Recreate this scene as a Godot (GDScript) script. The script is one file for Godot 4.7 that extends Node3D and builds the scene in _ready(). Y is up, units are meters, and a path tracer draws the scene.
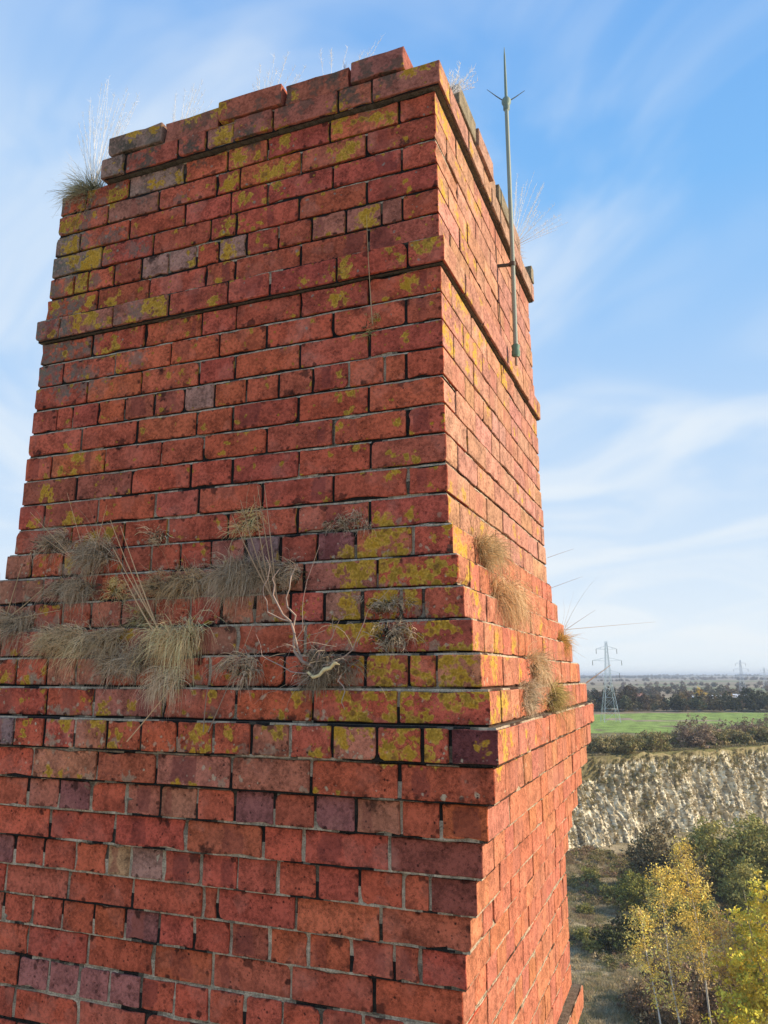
extends Node3D
# A square red brick chimney top seen from a drone, above an old chalk quarry.

const BASE_Y := 34.3889          # height of the shaft's foot above the collar ledges, over the quarry floor
const COURSE := 0.084            # brick course with its joint
const JOINT := 0.0088
const SIDE := 1.498              # width of the square shaft
const FLOOR_Y := 0.0
const PLATEAU_Y := 18.0
var rng := RandomNumberGenerator.new()
var noise := FastNoiseLite.new()
var M := {}
var chimney: Node3D
var face_image: ImageTexture

# outline of the stack: how far each course stands out from the shaft, courses counted downwards from the top
const STEP := {17: 15, 18: 34, 19: 54, 20: 80, 21: 107, 22: 129, 23: 151, 24: 137, 25: 114, 26: 93, 27: 73, 28: 51, 29: 34}
# brick lengths in millimetres along the front of each course, from the sunlit corner
const FRONT := {
	-1: [168, 211, 221, 201, 216], 0: [197, 104, 208, 132, 98, 103, 201, 93],
	1: [103, 205, 200, 133, 153, 207, 170, 100], 2: [202, 204, 202, 83, 210, 197, 202], 3: [100, 205, 210, 124, 162, 207, 196, 101],
	4: [203, 207, 206, 87, 206, 198, 198], 5: [100, 60, 104, 105, 104, 104, 94, 76, 99, 101, 104, 101, 56, 98], 6: [198, 203, 212, 98, 202, 194, 202],
	7: [99, 201, 204, 134, 203, 202, 206, 93], 8: [198, 202, 203, 115, 199, 199, 201], 9: [96, 205, 203, 151, 166, 201, 199, 98],
	10: [199, 201, 203, 118, 199, 201, 204], 11: [99, 59, 99, 104, 103, 101, 102, 99, 105, 105, 100, 96, 60, 98], 12: [201, 202, 202, 117, 204, 202, 204],
	13: [99, 201, 196, 199, 141, 198, 201, 100], 14: [198, 201, 201, 134, 199, 202, 205], 15: [99, 201, 205, 198, 144, 199, 200, 96],
	16: [201, 200, 205, 193, 148, 189, 211], 17: [99, 149, 105, 104, 105, 104, 97, 97, 97, 101, 111, 119, 97], 18: [197, 194, 195, 192, 182, 130, 126, 208],
	19: [96, 54, 96, 98, 91, 97, 98, 92, 108, 109, 103, 97, 104, 111, 107], 20: [201, 203, 184, 186, 181, 200, 197, 160],
	21: [99, 63, 103, 100, 103, 100, 103, 113, 105, 94, 94, 101, 104, 112, 170], 22: [199, 204, 199, 202, 212, 153, 212, 225],
	23: [99, 61, 101, 102, 103, 100, 100, 99, 103, 104, 99, 97, 101, 106, 119, 151], 24: [202, 204, 202, 207, 175, 204, 199, 222],
	25: [99, 86, 102, 99, 100, 102, 101, 105, 99, 106, 101, 103, 112, 117, 138], 26: [200, 202, 101, 207, 207, 204, 220, 202],
	27: [99, 59, 100, 100, 99, 103, 98, 105, 99, 69, 98, 102, 99, 103, 100, 100], 28: [197, 203, 202, 42, 199, 201, 207, 208],
	29: [99, 59, 99, 102, 98, 102, 100, 100, 99, 96, 99, 100, 99, 101, 98], 30: [199, 202, 207, 169, 203, 198, 217],
	31: [129, 99, 104, 96, 100, 99, 98, 99, 98, 97, 101, 102, 100, 99], 32: [194, 198, 192, 191, 201, 204, 188],
}
# yellow lichen rosettes on the front: across, up, radius in millimetres on the face
const LICHEN := [
	-1135,1498,29, -888,1486,36, -776,1495,31, -500,1456,15, -278,1525,18, -113,1430,21, -81,1426,25, -40,1419,25, -782,1381,38, -597,1354,18, -342,1362,21, -342,1308,25, -280,1311,25, -219,1311,24,
	-162,1290,24, -707,1289,37, -642,1287,15, -546,1319,26, -329,1203,28, -298,1205,28, -364,1230,17, -590,1208,36, -542,1217,21, -502,1210,18, -737,1199,29, -754,1361,34, -942,1283,19, -1073,1294,16,
	-1030,1287,16, -572,1159,18, -683,1147,29, -607,1113,14, -742,1036,32, -719,1049,21, -737,958,28, -868,954,21, -769,778,20, -760,852,14, -979,792,32, -1009,816,29, -962,775,25, -325,704,25,
	-315,808,25, -445,778,13, -241,969,26, -244,946,23, -70,819,21, -45,820,21, -22,814,15, -315,785,25, -122,783,12, -119,715,27, -168,825,12, -338,703,25, -1423,1203,37, -1332,1324,21,
	-1237,1280,33, -1197,1282,16, -1403,1118,33, -1243,1062,20, -1308,1049,36, -1378,1068,24, -1043,1484,20, -1306,1025,36, -1391,952,32, -1336,949,35, -1442,900,28, -1280,888,19, -1185,870,23, -1306,812,34,
	-1272,817,30, -1184,790,22, -1225,776,11, -1083,776,25, -996,810,28, -981,768,21, -1434,764,19, -1160,692,22, -1209,682,18, -1371,700,11, -1163,725,11, -122,547,15, -325,465,12, -327,400,12,
	-286,400,12, -298,351,12, -315,313,20, -148,298,11, -168,214,8, -145,194,14, -95,186,16, -112,193,11, -159,152,16, -251,159,11, -271,245,14, -246,245,11, -1313,346,18, -1265,316,21,
	-1332,265,18, -1282,270,18, -1401,213,18, -1370,206,14, -1371,179,14, -1277,104,21, -1247,96,17, -1438,103,15, -1366,151,11, -1177,25,24, -1117,54,23, -1265,-42,31, -190,21,22, -104,25,19,
	-201,-31,27, -172,-14,24, -135,-16,16, -124,-57,21, -164,-44,13, 0,-17,16, -35,-39,10, -236,-110,37, -216,-95,27, -248,-146,32, -280,-99,35, -259,-149,21, -154,-103,26, -145,-135,24,
	-165,-147,18, -96,-130,18, -52,-134,23, -25,-110,23, -31,-146,21, 20,-133,13, -74,-144,21, -163,-207,26, -141,-200,21, -185,-214,18, -89,-194,23, -84,-214,20, 24,-230,15, 17,-173,13,
	-244,-209,21, -152,-174,10, -210,-266,33, -185,-264,23, -91,-283,18, -49,-299,12, -18,-289,17, 8,-275,17, -12,-258,12, 18,-266,12, 36,-281,10, -286,-266,26, -243,-262,31, -202,-281,26,
	-166,-272,20, -387,-218,16, -258,-209,21, -255,-227,16, -144,-359,25, -105,-364,20, -123,-345,17, -58,-343,15, -49,-388,22, -29,-397,15, 20,-350,22, 50,-341,22, 74,-339,19, 83,-360,10,
	19,-395,19, 44,-392,22, 63,-388,15, -163,-361,25, -142,-388,25, -201,-354,15, -77,-437,20, -32,-432,19, -47,-482,24, -17,-482,15, -80,-460,15, 39,-449,24, 68,-435,22, 25,-431,22,
	101,-439,21, 118,-426,17, -110,-479,15, -105,-437,20, -201,-485,28, -220,-485,20, -242,-436,20, -149,-433,22, -363,-439,16, -107,-458,15, -413,-484,11, -228,-522,28, -163,-518,12, -402,-524,18,
	-653,-525,25, -625,-527,22, -613,-566,17, -650,-575,14, -546,-532,14, -278,-511,15, -299,-577,15, -109,-566,24, -137,-569,17, -55,-564,22, -79,-520,22, 4,-518,22, -4,-571,22, 100,-546,7,
	120,-560,7, 114,-537,7, -1076,-514,22, -977,-514,21, -949,-519,15, -861,-520,15, -927,-542,9, -886,-549,12, -903,-541,9, -913,-576,18, -1233,-553,13, -977,-472,12, -877,-471,15, -962,-280,28,
	-1296,-187,14, -1252,-185,14, -1365,-408,21, -1290,-408,13, -1041,-118,19, -708,-320,12, -624,-426,19, -360,-442,16, -1134,-659,13, -1091,-660,13, -1030,-662,6, -660,-660,11, -709,-663,11, -309,-664,8,
	-245,-663,5,
]


func _ready() -> void:
	# camera
	var cam := Camera3D.new()
	cam.name = "camera"
	cam.fov = rad_to_deg(2.0 * atan(512.0 / 767.03))
	cam.near = 0.05
	cam.far = 14000.0
	cam.position = Vector3(0.5652, 34.0, 1.8932)
	cam.rotation = Vector3(0.21, 0.3756, 0.0)
	add_child(cam)
	cam.current = true
	# sky, sun, exposure
	var env := Environment.new()
	env.background_mode = Environment.BG_SKY
	env.tonemap_mode = Environment.TONE_MAPPER_LINEAR
	env.tonemap_exposure = 1.6
	env.sdfgi_enabled = true
	env.ssao_enabled = true
	env.ssil_enabled = true
	env.fog_enabled = true
	env.fog_density = 0.00021
	env.fog_light_color = Color(0.86, 0.91, 0.97)
	var sky := Sky.new()
	var pan := PanoramaSkyMaterial.new()
	pan.panorama = make_sky()
	sky.sky_material = pan
	env.sky = sky
	var we := WorldEnvironment.new()
	we.name = "world_environment"
	we.environment = env
	add_child(we)
	var sun := DirectionalLight3D.new()
	sun.name = "sun"
	sun.light_color = Color(1.0, 0.93, 0.82)
	sun.light_energy = 1.3
	sun.light_angular_distance = 0.5
	sun.shadow_enabled = true
	add_child(sun)
	var el := deg_to_rad(31.0)
	var az := deg_to_rad(18.0)
	sun.look_at_from_position(Vector3.ZERO, -Vector3(cos(el) * cos(az), sin(el), -cos(el) * sin(az)), Vector3.UP)

	rng.seed = 4711
	noise.seed = 11
	noise.noise_type = FastNoiseLite.TYPE_SIMPLEX_SMOOTH
	noise.frequency = 1.0
	noise.fractal_type = FastNoiseLite.FRACTAL_FBM
	noise.fractal_octaves = 4
	make_materials()
	build_land()
	build_cliff()
	build_chimney()
	build_rod()
	build_far_things()
	build_trees()
	build_tufts()


# ------------------------------------------------------------------ helpers
func tag(o: Node, label: String, category: String, group := "") -> void:
	o.set_meta("label", label)
	o.set_meta("category", category)
	if group != "":
		o.set_meta("group", group)


func numbered(called: String) -> String:
	if not has_node(called):
		return called
	var n := 1
	while has_node("%s_%03d" % [called, n]):
		n += 1
	return "%s_%03d" % [called, n]


func thing(called: String, at: Vector3, label: String, category: String, group := "") -> Node3D:
	var o := Node3D.new()
	o.name = numbered(called)
	o.position = at
	add_child(o)
	tag(o, label, category, group)
	return o


func part(called: String, mesh: Mesh, m: Material, parent: Node, at := Vector3.ZERO) -> MeshInstance3D:
	var o := MeshInstance3D.new()
	o.name = called if parent != self else numbered(called)
	o.mesh = mesh
	o.material_override = m
	o.position = at
	o.cast_shadow = GeometryInstance3D.SHADOW_CASTING_SETTING_ON
	parent.add_child(o, true)
	return o


func structure(called: String, mesh: Mesh, m: Material) -> MeshInstance3D:
	var o := part(called, mesh, m, self)
	o.set_meta("kind", "structure")
	return o


class Buf:
	var v := PackedVector3Array()
	var c := PackedColorArray()
	var t := PackedVector2Array()
	var n := PackedVector3Array()

	func mesh() -> ArrayMesh:
		var a := []
		a.resize(Mesh.ARRAY_MAX)
		a[Mesh.ARRAY_VERTEX] = v
		if c.size() == v.size():
			a[Mesh.ARRAY_COLOR] = c
		if t.size() == v.size():
			a[Mesh.ARRAY_TEX_UV2] = t
		if n.size() == v.size():
			a[Mesh.ARRAY_NORMAL] = n
		var m := ArrayMesh.new()
		m.add_surface_from_arrays(Mesh.PRIMITIVE_TRIANGLES, a)
		return m

	func tri(p: Vector3, q: Vector3, r: Vector3, col: Color) -> void:
		v.append(p)
		v.append(q)
		v.append(r)
		c.append(col)
		c.append(col)
		c.append(col)

	func quad(p: Vector3, q: Vector3, r: Vector3, s: Vector3, col: Color) -> void:
		tri(p, q, r, col)
		tri(p, r, s, col)

	func box(at: Vector3, x: Vector3, y: Vector3, z: Vector3, col: Color) -> void:
		var p := []
		for i in 8:
			p.append(at + x * (1 if i & 1 else -1) + y * (1 if i & 2 else -1) + z * (1 if i & 4 else -1))
		quad(p[4], p[6], p[7], p[5], col)
		quad(p[1], p[3], p[2], p[0], col)
		quad(p[5], p[7], p[3], p[1], col)
		quad(p[0], p[2], p[6], p[4], col)
		quad(p[6], p[2], p[3], p[7], col)
		quad(p[0], p[4], p[5], p[1], col)

	func bar(a: Vector3, b: Vector3, r: float, col: Color) -> void:
		var d := (b - a).normalized()
		var s := d.cross(Vector3.UP if absf(d.y) < 0.9 else Vector3.RIGHT).normalized()
		box((a + b) * 0.5, s * r, d.cross(s) * r, (b - a) * 0.5, col)

	# a tapering round tube along points, smooth
	func tube(pts: Array, radii: Array, sides: int, col: Color, lumps := 0.0) -> void:
		var rings := []
		var s := Vector3.ZERO
		for i in pts.size():
			var d: Vector3 = (pts[mini(i + 1, pts.size() - 1)] - pts[maxi(i - 1, 0)]).normalized()
			if s == Vector3.ZERO:
				s = d.cross(Vector3.UP if absf(d.y) < 0.9 else Vector3.RIGHT).normalized()
			else:
				s = (s - d * s.dot(d)).normalized()
			var o := d.cross(s)
			var ring := []
			for k in sides:
				var a := TAU * k / sides
				var r: float = radii[i]
				r *= 1.0 + lumps * sin(k * 2.1 + i * 1.7)
				ring.append([pts[i] + (s * cos(a) + o * sin(a)) * r, s * cos(a) + o * sin(a)])
			rings.append(ring)
		for i in pts.size() - 1:
			for k in sides:
				var l := (k + 1) % sides
				for w in [[i, k], [i + 1, l], [i, l], [i, k], [i + 1, k], [i + 1, l]]:
					v.append(rings[w[0]][w[1]][0])
					n.append(rings[w[0]][w[1]][1])
					c.append(col)
		for e in [0, pts.size() - 1]:
			var d2: Vector3 = (pts[e] - pts[1 if e == 0 else e - 1]).normalized()
			for k in sides:
				var m := (k + 1) % sides
				for q in [pts[e], rings[e][k if e == 0 else m][0], rings[e][m if e == 0 else k][0]]:
					v.append(q)
					n.append(d2)
					c.append(col)


func lin(r: float, g: float, b: float) -> Color:
	return Color(r, g, b)


func paint(rough := 0.9) -> StandardMaterial3D:
	var m := StandardMaterial3D.new()
	m.vertex_color_use_as_albedo = true
	m.roughness = rough
	m.metallic_specular = 0.25
	return m


func bytes_of(seed_: int, freq: float, size: int, octaves := 4, kind := FastNoiseLite.TYPE_SIMPLEX_SMOOTH) -> PackedByteArray:
	var n := FastNoiseLite.new()
	n.seed = seed_
	n.frequency = freq
	n.noise_type = kind
	n.fractal_octaves = octaves
	var im := n.get_seamless_image(size, size, false, false, 0.15)
	im.convert(Image.FORMAT_L8)
	return im.get_data()


func texture_of(size: int, each: Callable) -> ImageTexture:
	var d := PackedByteArray()
	d.resize(size * size * 3)
	for i in size * size:
		var c: Color = each.call(i)
		d[i * 3] = int(clampf(c.r, 0, 1) * 255)
		d[i * 3 + 1] = int(clampf(c.g, 0, 1) * 255)
		d[i * 3 + 2] = int(clampf(c.b, 0, 1) * 255)
	return ImageTexture.create_from_image(Image.create_from_data(size, size, false, Image.FORMAT_RGB8, d))


# ------------------------------------------------------------------ sky: air and thin cirrus, the same all round
func make_sky() -> ImageTexture:
	var w := 2048
	var h := 1024
	var im := Image.create(w, h, false, Image.FORMAT_RGBF)
	var n := FastNoiseLite.new()
	n.seed = 5
	n.frequency = 0.55
	n.fractal_octaves = 6
	n.fractal_gain = 0.52
	var wide := FastNoiseLite.new()
	wide.seed = 23
	wide.frequency = 0.23
	wide.fractal_octaves = 3
	var bend := FastNoiseLite.new()
	bend.seed = 41
	bend.frequency = 0.35
	bend.fractal_octaves = 3
	var top := Vector3(0.070, 0.275, 0.78)
	var mid := Vector3(0.185, 0.485, 0.93)
	var low := Vector3(0.90, 0.97, 1.0)
	var trail_a := Vector3(-0.126, 0.268, -0.955).normalized()
	var trail_b := Vector3(0.02, 0.225, -0.974).normalized()
	var trail_n := trail_a.cross(trail_b).normalized()
	for j in h:
		var up := PI / 2 - PI * (j + 0.5) / h
		if up < -0.03:
			im.fill_rect(Rect2i(0, j, w, h - j), Color(0.42, 0.45, 0.45))
			break
		var y := maxf(sin(up), 0.0)
		var t := pow(y, 0.80)
		var air := low.lerp(mid, clampf(t / 0.62, 0, 1)) if t < 0.62 else mid.lerp(top, clampf((t - 0.62) / 0.38, 0, 1))
		for i in w:
			var a := TAU * (i + 0.5) / w
			# direction as the panorama is laid: the middle of the picture looks along -z
			var dx := -sin(a) * cos(up)
			var dz := cos(a) * cos(up)
			var k := 1.0 / (y + 0.16)
			var px := dx * k
			var pz := dz * k
			var bx := bend.get_noise_2d(px, pz) * 1.6
			var bz := bend.get_noise_2d(px + 31.0, pz) * 1.6
			# streaks drawn out along the wind
			var u := (px * 0.80 + pz * 0.60) * 0.42 + bx
			var v := (-px * 0.60 + pz * 0.80) * 1.25 + bz
			var f := n.get_noise_2d(u * 1.7, v * 1.9) * 0.5 + 0.5
			var g := wide.get_noise_2d(px * 0.9 + 4.0, pz * 0.9) * 0.5 + 0.5
			var c := clampf((f * 0.88 + g * 0.85 - 0.735) * 1.9, 0.0, 1.0)
			c = c * c * (3.0 - 2.0 * c) * 0.66
			c = minf(1.0, c + 0.05)
			var along := Vector3(dx, sin(up), dz)
			if absf(along.dot(trail_n)) < 0.006 and dz < 0.0:
				var t2 := (along - trail_a).dot(trail_b - trail_a) / (trail_b - trail_a).length_squared()
				if t2 > -0.2 and t2 < 1.1:
					c = minf(1.0, c + 0.5 * maxf(0.0, 1.0 - absf(along.dot(trail_n)) / 0.0035) * smoothstep(-0.2, 0.4, t2) * (1.0 - smoothstep(0.95, 1.1, t2)))
			var col := air.lerp(Vector3(0.90, 0.95, 0.98), c)
			im.set_pixel(i, j, Color(col.x * SKY, col.y * SKY, col.z * SKY))
	return ImageTexture.create_from_image(im)


const SKY := 0.626


# ------------------------------------------------------------------ materials
func make_materials() -> void:
	# fired clay: fine sand grain, soft clouding, small dark pits
	var a := bytes_of(1, 0.012, 512)
	var b := bytes_of(2, 0.06, 512)
	var e := bytes_of(3, 0.22, 512, 2)
	var p := bytes_of(4, 0.05, 512, 3)
	var grain := texture_of(512, func(i: int) -> Color:
		var s := 0.89 + (a[i] - 128) / 700.0 + (b[i] - 128) / 700.0 + (e[i] - 128) / 900.0
		var pit := clampf((p[i] - 194) / 18.0, 0, 1)
		s *= 1.0 - 0.22 * pit
		return Color(s, s * (1.0 - 0.02 * pit), s))
	var relief := texture_of(512, func(i: int) -> Color:
		var s := 0.62 + (b[i] - 128) / 520.0 + (e[i] - 128) / 420.0 - 0.45 * clampf((p[i] - 178) / 22.0, 0, 1)
		return Color(s, s, s))
	face_image = make_face_image()
	var brick := paint(0.93)
	brick.albedo_texture = grain
	brick.uv1_triplanar = true
	brick.uv1_world_triplanar = true
	brick.uv1_scale = Vector3(2.3, 2.3, 2.3)
	brick.heightmap_enabled = true
	brick.heightmap_texture = relief
	brick.heightmap_scale = 0.22
	brick.detail_enabled = true
	brick.detail_albedo = face_image
	brick.detail_uv_layer = BaseMaterial3D.DETAIL_UV_2
	brick.detail_blend_mode = BaseMaterial3D.BLEND_MODE_MIX
	M.brick = brick
	var mortar: StandardMaterial3D = brick.duplicate()
	mortar.detail_enabled = false
	mortar.uv1_scale = Vector3(5, 5, 5)
	mortar.heightmap_scale = 0.3
	M.mortar = mortar
	M.grass = paint(0.85)
	M.grass.backlight_enabled = true
	M.grass.backlight = Color(0.7, 0.7, 0.7)
	M.leaf = paint(0.7)
	M.leaf.backlight_enabled = true
	M.leaf.backlight = Color(0.5, 0.5, 0.5)
	M.bark = paint(0.85)
	M.rock = paint(0.95)
	M.steel = paint(0.5)
	M.plain = paint(0.9)
	var g1 := bytes_of(8, 0.01, 512)
	var g2 := bytes_of(9, 0.09, 512, 5)
	var ground := texture_of(512, func(i: int) -> Color:
		var s := 0.88 + (g1[i] - 128) / 600.0 + (g2[i] - 128) / 380.0
		return Color(s, s, s))
	var soil := paint(0.95)
	soil.albedo_texture = ground
	soil.uv1_triplanar = true
	soil.uv1_world_triplanar = true
	soil.uv1_scale = Vector3(0.07, 0.07, 0.07)
	M.soil = soil
	var field: StandardMaterial3D = soil.duplicate()
	field.uv1_scale = Vector3(0.03, 0.03, 0.03)
	M.field = field


# what grows on and stains the bricks, laid over each face at its real size: left half the front, right half the sunlit side
const PX := 512.0                # pixels per metre
const TALL := 1664
func make_face_image() -> ImageTexture:
	var r := RandomNumberGenerator.new()
	r.seed = 99
	var d := PackedByteArray()
	d.resize(2048 * TALL * 4)
	var fine := bytes_of(21, 0.085, 512, 5)
	var soft := bytes_of(22, 0.025, 512, 3)
	# kiln marks: darker purple bands and ends where the bricks were stacked in the kiln
	for k in FRONT:
		if k < 1:
			continue
		var at := stand_out(k)
		for l in FRONT[k]:
			var w: float = l * 1.12e-3
			if r.randf() < 0.30:
				var hw := r.randf_range(0.010, minf(0.045, w * 0.3))
				var x0 := at - r.randf_range(hw + 0.008, w - hw - 0.008)
				smear(d, 0, x0, (16 - k) * COURSE + 0.042, hw, 0.033, Color(0.44, 0.22, 0.21) if r.randf() < 0.7 else Color(0.60, 0.33, 0.27), r.randf_range(0.25, 0.6), soft)
			at -= w
	for i in 120:
		smear(d, 1, r.randf_range(0.0, 1.6), (16 - r.randi_range(1, 40)) * COURSE + 0.042, r.randf_range(0.02, 0.07), 0.033, Color(0.66, 0.42, 0.36), r.randf_range(0.2, 0.5), soft)
	# soot and grey crust film, thick on the weather corner
	for i in 150:
		var y := r.randf_range(0.55, 1.45)
		var x := -1.55 + absf(r.randfn(0, 0.22))
		stamp(d, 0, x, y, r.randf_range(0.015, 0.045), 0.0, Color(0.44, 0.41, 0.36), 0.6, fine, 1.6)
	for i in 60:
		stamp(d, 0, r.randf_range(-1.3, 0.0), r.randf_range(1.33, 1.5), r.randf_range(0.012, 0.04), 0.0, Color(0.36, 0.31, 0.26), 0.6, fine, 1.5)
	# pale crust flecks on the ledges
	for i in 2600:
		var y := r.randf_range(-0.62, 0.05)
		var k := floorf(y / COURSE)
		y = (k + (r.randf_range(0.0, 0.35) if r.randf() < 0.6 else r.randf_range(0.0, 1.0))) * COURSE
		var side := 0 if r.randf() < 0.7 else 1
		stamp(d, side, r.randf_range(-1.7, 0.17) * (1.0 if side == 0 else -1.0), y, 0.0016 + 0.006 * pow(r.randf(), 2.5), 0.0, Color(0.74, 0.66, 0.54), r.randf_range(0.4, 0.85), fine, 1.5)
	for i in 90:
		var y := (floorf(r.randf_range(-7.4, 0.4)) + r.randf_range(0.0, 0.3)) * COURSE
		stamp(d, 0, r.randf_range(-1.7, 0.1), y, r.randf_range(0.010, 0.028), 0.0, Color(0.62, 0.53, 0.43), 0.7, fine, 1.8)
	# black flecks and soot pits on the lower bricks
	for i in 8500:
		var side := 0 if r.randf() < 0.75 else 1
		var x := r.randf_range(-1.75, 0.17)
		var y := r.randf_range(-1.7, -0.52) if r.randf() < 0.85 else r.randf_range(-0.5, 1.4)
		if soft[(int(y * 300.0 + 900.0) & 511) * 512 + (int(x * 300.0 + 900.0) & 511)] < 128:
			continue
		if side == 1:
			x = -x
		stamp(d, side, x, y, 0.0010 + 0.0024 * pow(r.randf(), 2.0), 0.0, Color(0.13, 0.09, 0.085), 0.85, fine, 0.8)
	for i in 130:   # dirt creeping in from the joints
		var k := r.randi_range(1, 38)
		var y := (16 - k) * COURSE + (0.008 if r.randf() < 0.5 else 0.072)
		stamp(d, 0, r.randf_range(-1.7, 0.15), y, r.randf_range(0.008, 0.022), 0.0, Color(0.15, 0.11, 0.10), 0.7, fine, 1.3)
	# soot and rain streaks over the bricks, and grime along their edges
	for i in 700:
		var k := r.randi_range(1, 40)
		var side := 0 if r.randf() < 0.8 else 1
		var y := (16 - k) * COURSE + (0.010 if r.randf() < 0.35 else (0.074 if r.randf() < 0.5 else r.randf_range(0.01, 0.075)))
		stamp(d, side, r.randf_range(-1.7, 0.15) * (1.0 if side == 0 else -1.0), y, r.randf_range(0.012, 0.040), 0.0, Color(0.30, 0.15, 0.12) if side == 0 else Color(0.55, 0.33, 0.27), r.randf_range(0.08, 0.28), soft if r.randf() < 0.7 else fine, 1.6)
	# black grime and moss eating in from the joints, uneven along every edge
	for k in FRONT:
		if k < 1:
			continue
		var left_end := stand_out(k)
		for l in FRONT[k]:
			var w: float = l * 1.12e-3
			for q in int(w * 38.0) + 2:
				var low := r.randf() < 0.55
				var up := r.randf_range(0.003, 0.008) if low else COURSE - r.randf_range(0.003, 0.008)
				stamp(d, 0, left_end - r.randf() * w, (16 - k) * COURSE + up, r.randf_range(0.003, 0.009), 0.0, Color(0.19, 0.11, 0.09), r.randf_range(0.35, 0.8), fine, 1.5)
			for q in 2:
				stamp(d, 0, left_end - r.randf_range(0.002, 0.007), (16 - k) * COURSE + r.randf_range(0.01, 0.07), r.randf_range(0.003, 0.008), 0.0, Color(0.19, 0.11, 0.09), r.randf_range(0.35, 0.8), fine, 1.5)
			left_end -= w
	# pale weathering: salts and dust washed over the faces
	for i in 420:
		stamp(d, 0, r.randf_range(-1.7, 0.15), r.randf_range(-1.7, 1.4), r.randf_range(0.015, 0.06), 0.0, Color(0.82, 0.55, 0.47), r.randf_range(0.05, 0.15), soft, 1.5)
	# yellow lichen
	for i in range(0, LICHEN.size(), 3):
		rosette(d, 0, r, LICHEN[i] * 0.001, LICHEN[i + 1] * 0.001, LICHEN[i + 2] * 0.001 * 1.16, fine)
	for i in 700:   # on the upper courses, fine speckles
		var yy := r.randf_range(0.5, 1.42)
		stamp(d, 0, r.randf_range(-1.55, 0.0), yy, 0.0014 + 0.005 * pow(r.randf(), 2.0), 0.0, Color(0.62, 0.47, 0.17) if r.randf() < 0.7 else Color(0.56, 0.52, 0.46), 0.8, fine, 1.3)
	for i in 700:   # small ones, mostly along the edges of the bricks
		var y := r.randf_range(-0.6, 1.42)
		var k := floorf(y / COURSE)
		y = (k + [0.12, 0.85, 0.3, 0.6][r.randi() % 4] + r.randf_range(-0.08, 0.08)) * COURSE
		rosette(d, 0, r, r.randf_range(-1.65, 0.1), y, 0.003 + 0.009 * pow(r.randf(), 3.0), fine)
	for i in 230:   # the sunlit side: crown, under the crown, ledges
		var place := r.randf()
		var x := absf(r.randfn(0.0, 0.35)) - 0.02
		var y := r.randf_range(0.5, 1.42)
		if place < 0.35:
			y = r.randf_range(-0.6, 0.12)
			x = absf(r.randfn(0.0, 0.25)) - 0.15
		elif place < 0.5:
			x = r.randf_range(0.0, 1.5)
			y = r.randf_range(0.62, 0.80)
		elif place < 0.6:
			x = r.randf_range(0.0, 1.5)
			y = r.randf_range(-0.5, 0.5)
		rosette(d, 1, r, x, y, r.randf_range(0.006, 0.034), fine)
	return ImageTexture.create_from_image(Image.create_from_data(2048, TALL, false, Image.FORMAT_RGBA8, d))


func face_px(side: int, x: float, y: float) -> Vector2:
	return Vector2(((x + 1.84) if side == 0 else (x + 0.16 + 2.0)) * PX, (1.53 - y) * PX)


func blend(d: PackedByteArray, at: int, c: Color, a: float) -> void:
	var old := d[at + 3] / 255.0
	var out := a + old * (1.0 - a)
	if out <= 0.0:
		return
	var f := a / out
	d[at] = int(lerpf(d[at], c.r * 255.0, f))
	d[at + 1] = int(lerpf(d[at + 1], c.g * 255.0, f))
	d[at + 2] = int(lerpf(d[at + 2], c.b * 255.0, f))
	d[at + 3] = int(out * 255.0)


func stamp(d: PackedByteArray, side: int, x: float, y: float, r: float, hole: float, c: Color, most: float, noisy: PackedByteArray, ragged: float) -> void:
	var o := face_px(side, x, y)
	var rp := r * PX
	var lo := 0 if side == 0 else 1024
	for j in range(maxi(0, int(o.y - rp * 1.3)), mini(TALL, int(o.y + rp * 1.3) + 2)):
		for i in range(maxi(lo, int(o.x - rp * 1.3)), mini(lo + 1024, int(o.x + rp * 1.3) + 2)):
			var q := Vector2(i + 0.5 - o.x, j + 0.5 - o.y).length() / rp
			q += (noisy[(j & 511) * 512 + (i & 511)] - 128) / 128.0 * ragged * 0.6
			var a := clampf((1.0 - q) * 3.0, 0.0, 1.0)
			if hole > 0.0 and q < hole:
				a *= 0.35
			if ragged > 1.55:
				a *= clampf(0.78 + 1.1 * (noisy[((j * 5 + 77) & 511) * 512 + ((i * 5) & 511)] - 88) / 128.0, 0.0, 1.0)
			if a > 0.02:
				var m := 0.80 + 0.4 * noisy[((j * 3) & 511) * 512 + ((i * 3 + 200) & 511)] / 255.0
				blend(d, (j * 2048 + i) * 4, Color(minf(c.r * m, 1.0), minf(c.g * m, 1.0), minf(c.b * m, 1.0)), a * most)


func smear(d: PackedByteArray, side: int, x: float, y: float, hw: float, hh: float, c: Color, most: float, noisy: PackedByteArray) -> void:
	var o := face_px(side, x, y)
	var lo := 0 if side == 0 else 1024
	for j in range(maxi(0, int(o.y - hh * PX)), mini(TALL, int(o.y + hh * PX))):
		for i in range(maxi(lo, int(o.x - hw * PX)), mini(lo + 1024, int(o.x + hw * PX))):
			var q := absf(i + 0.5 - o.x) / (hw * PX) + (noisy[(j & 511) * 512 + (i & 511)] - 128) / 200.0
			var a := clampf((1.0 - q) * 4.0, 0.0, 1.0) * most
			if a > 0.02:
				blend(d, (j * 2048 + i) * 4, c, a)


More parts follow.
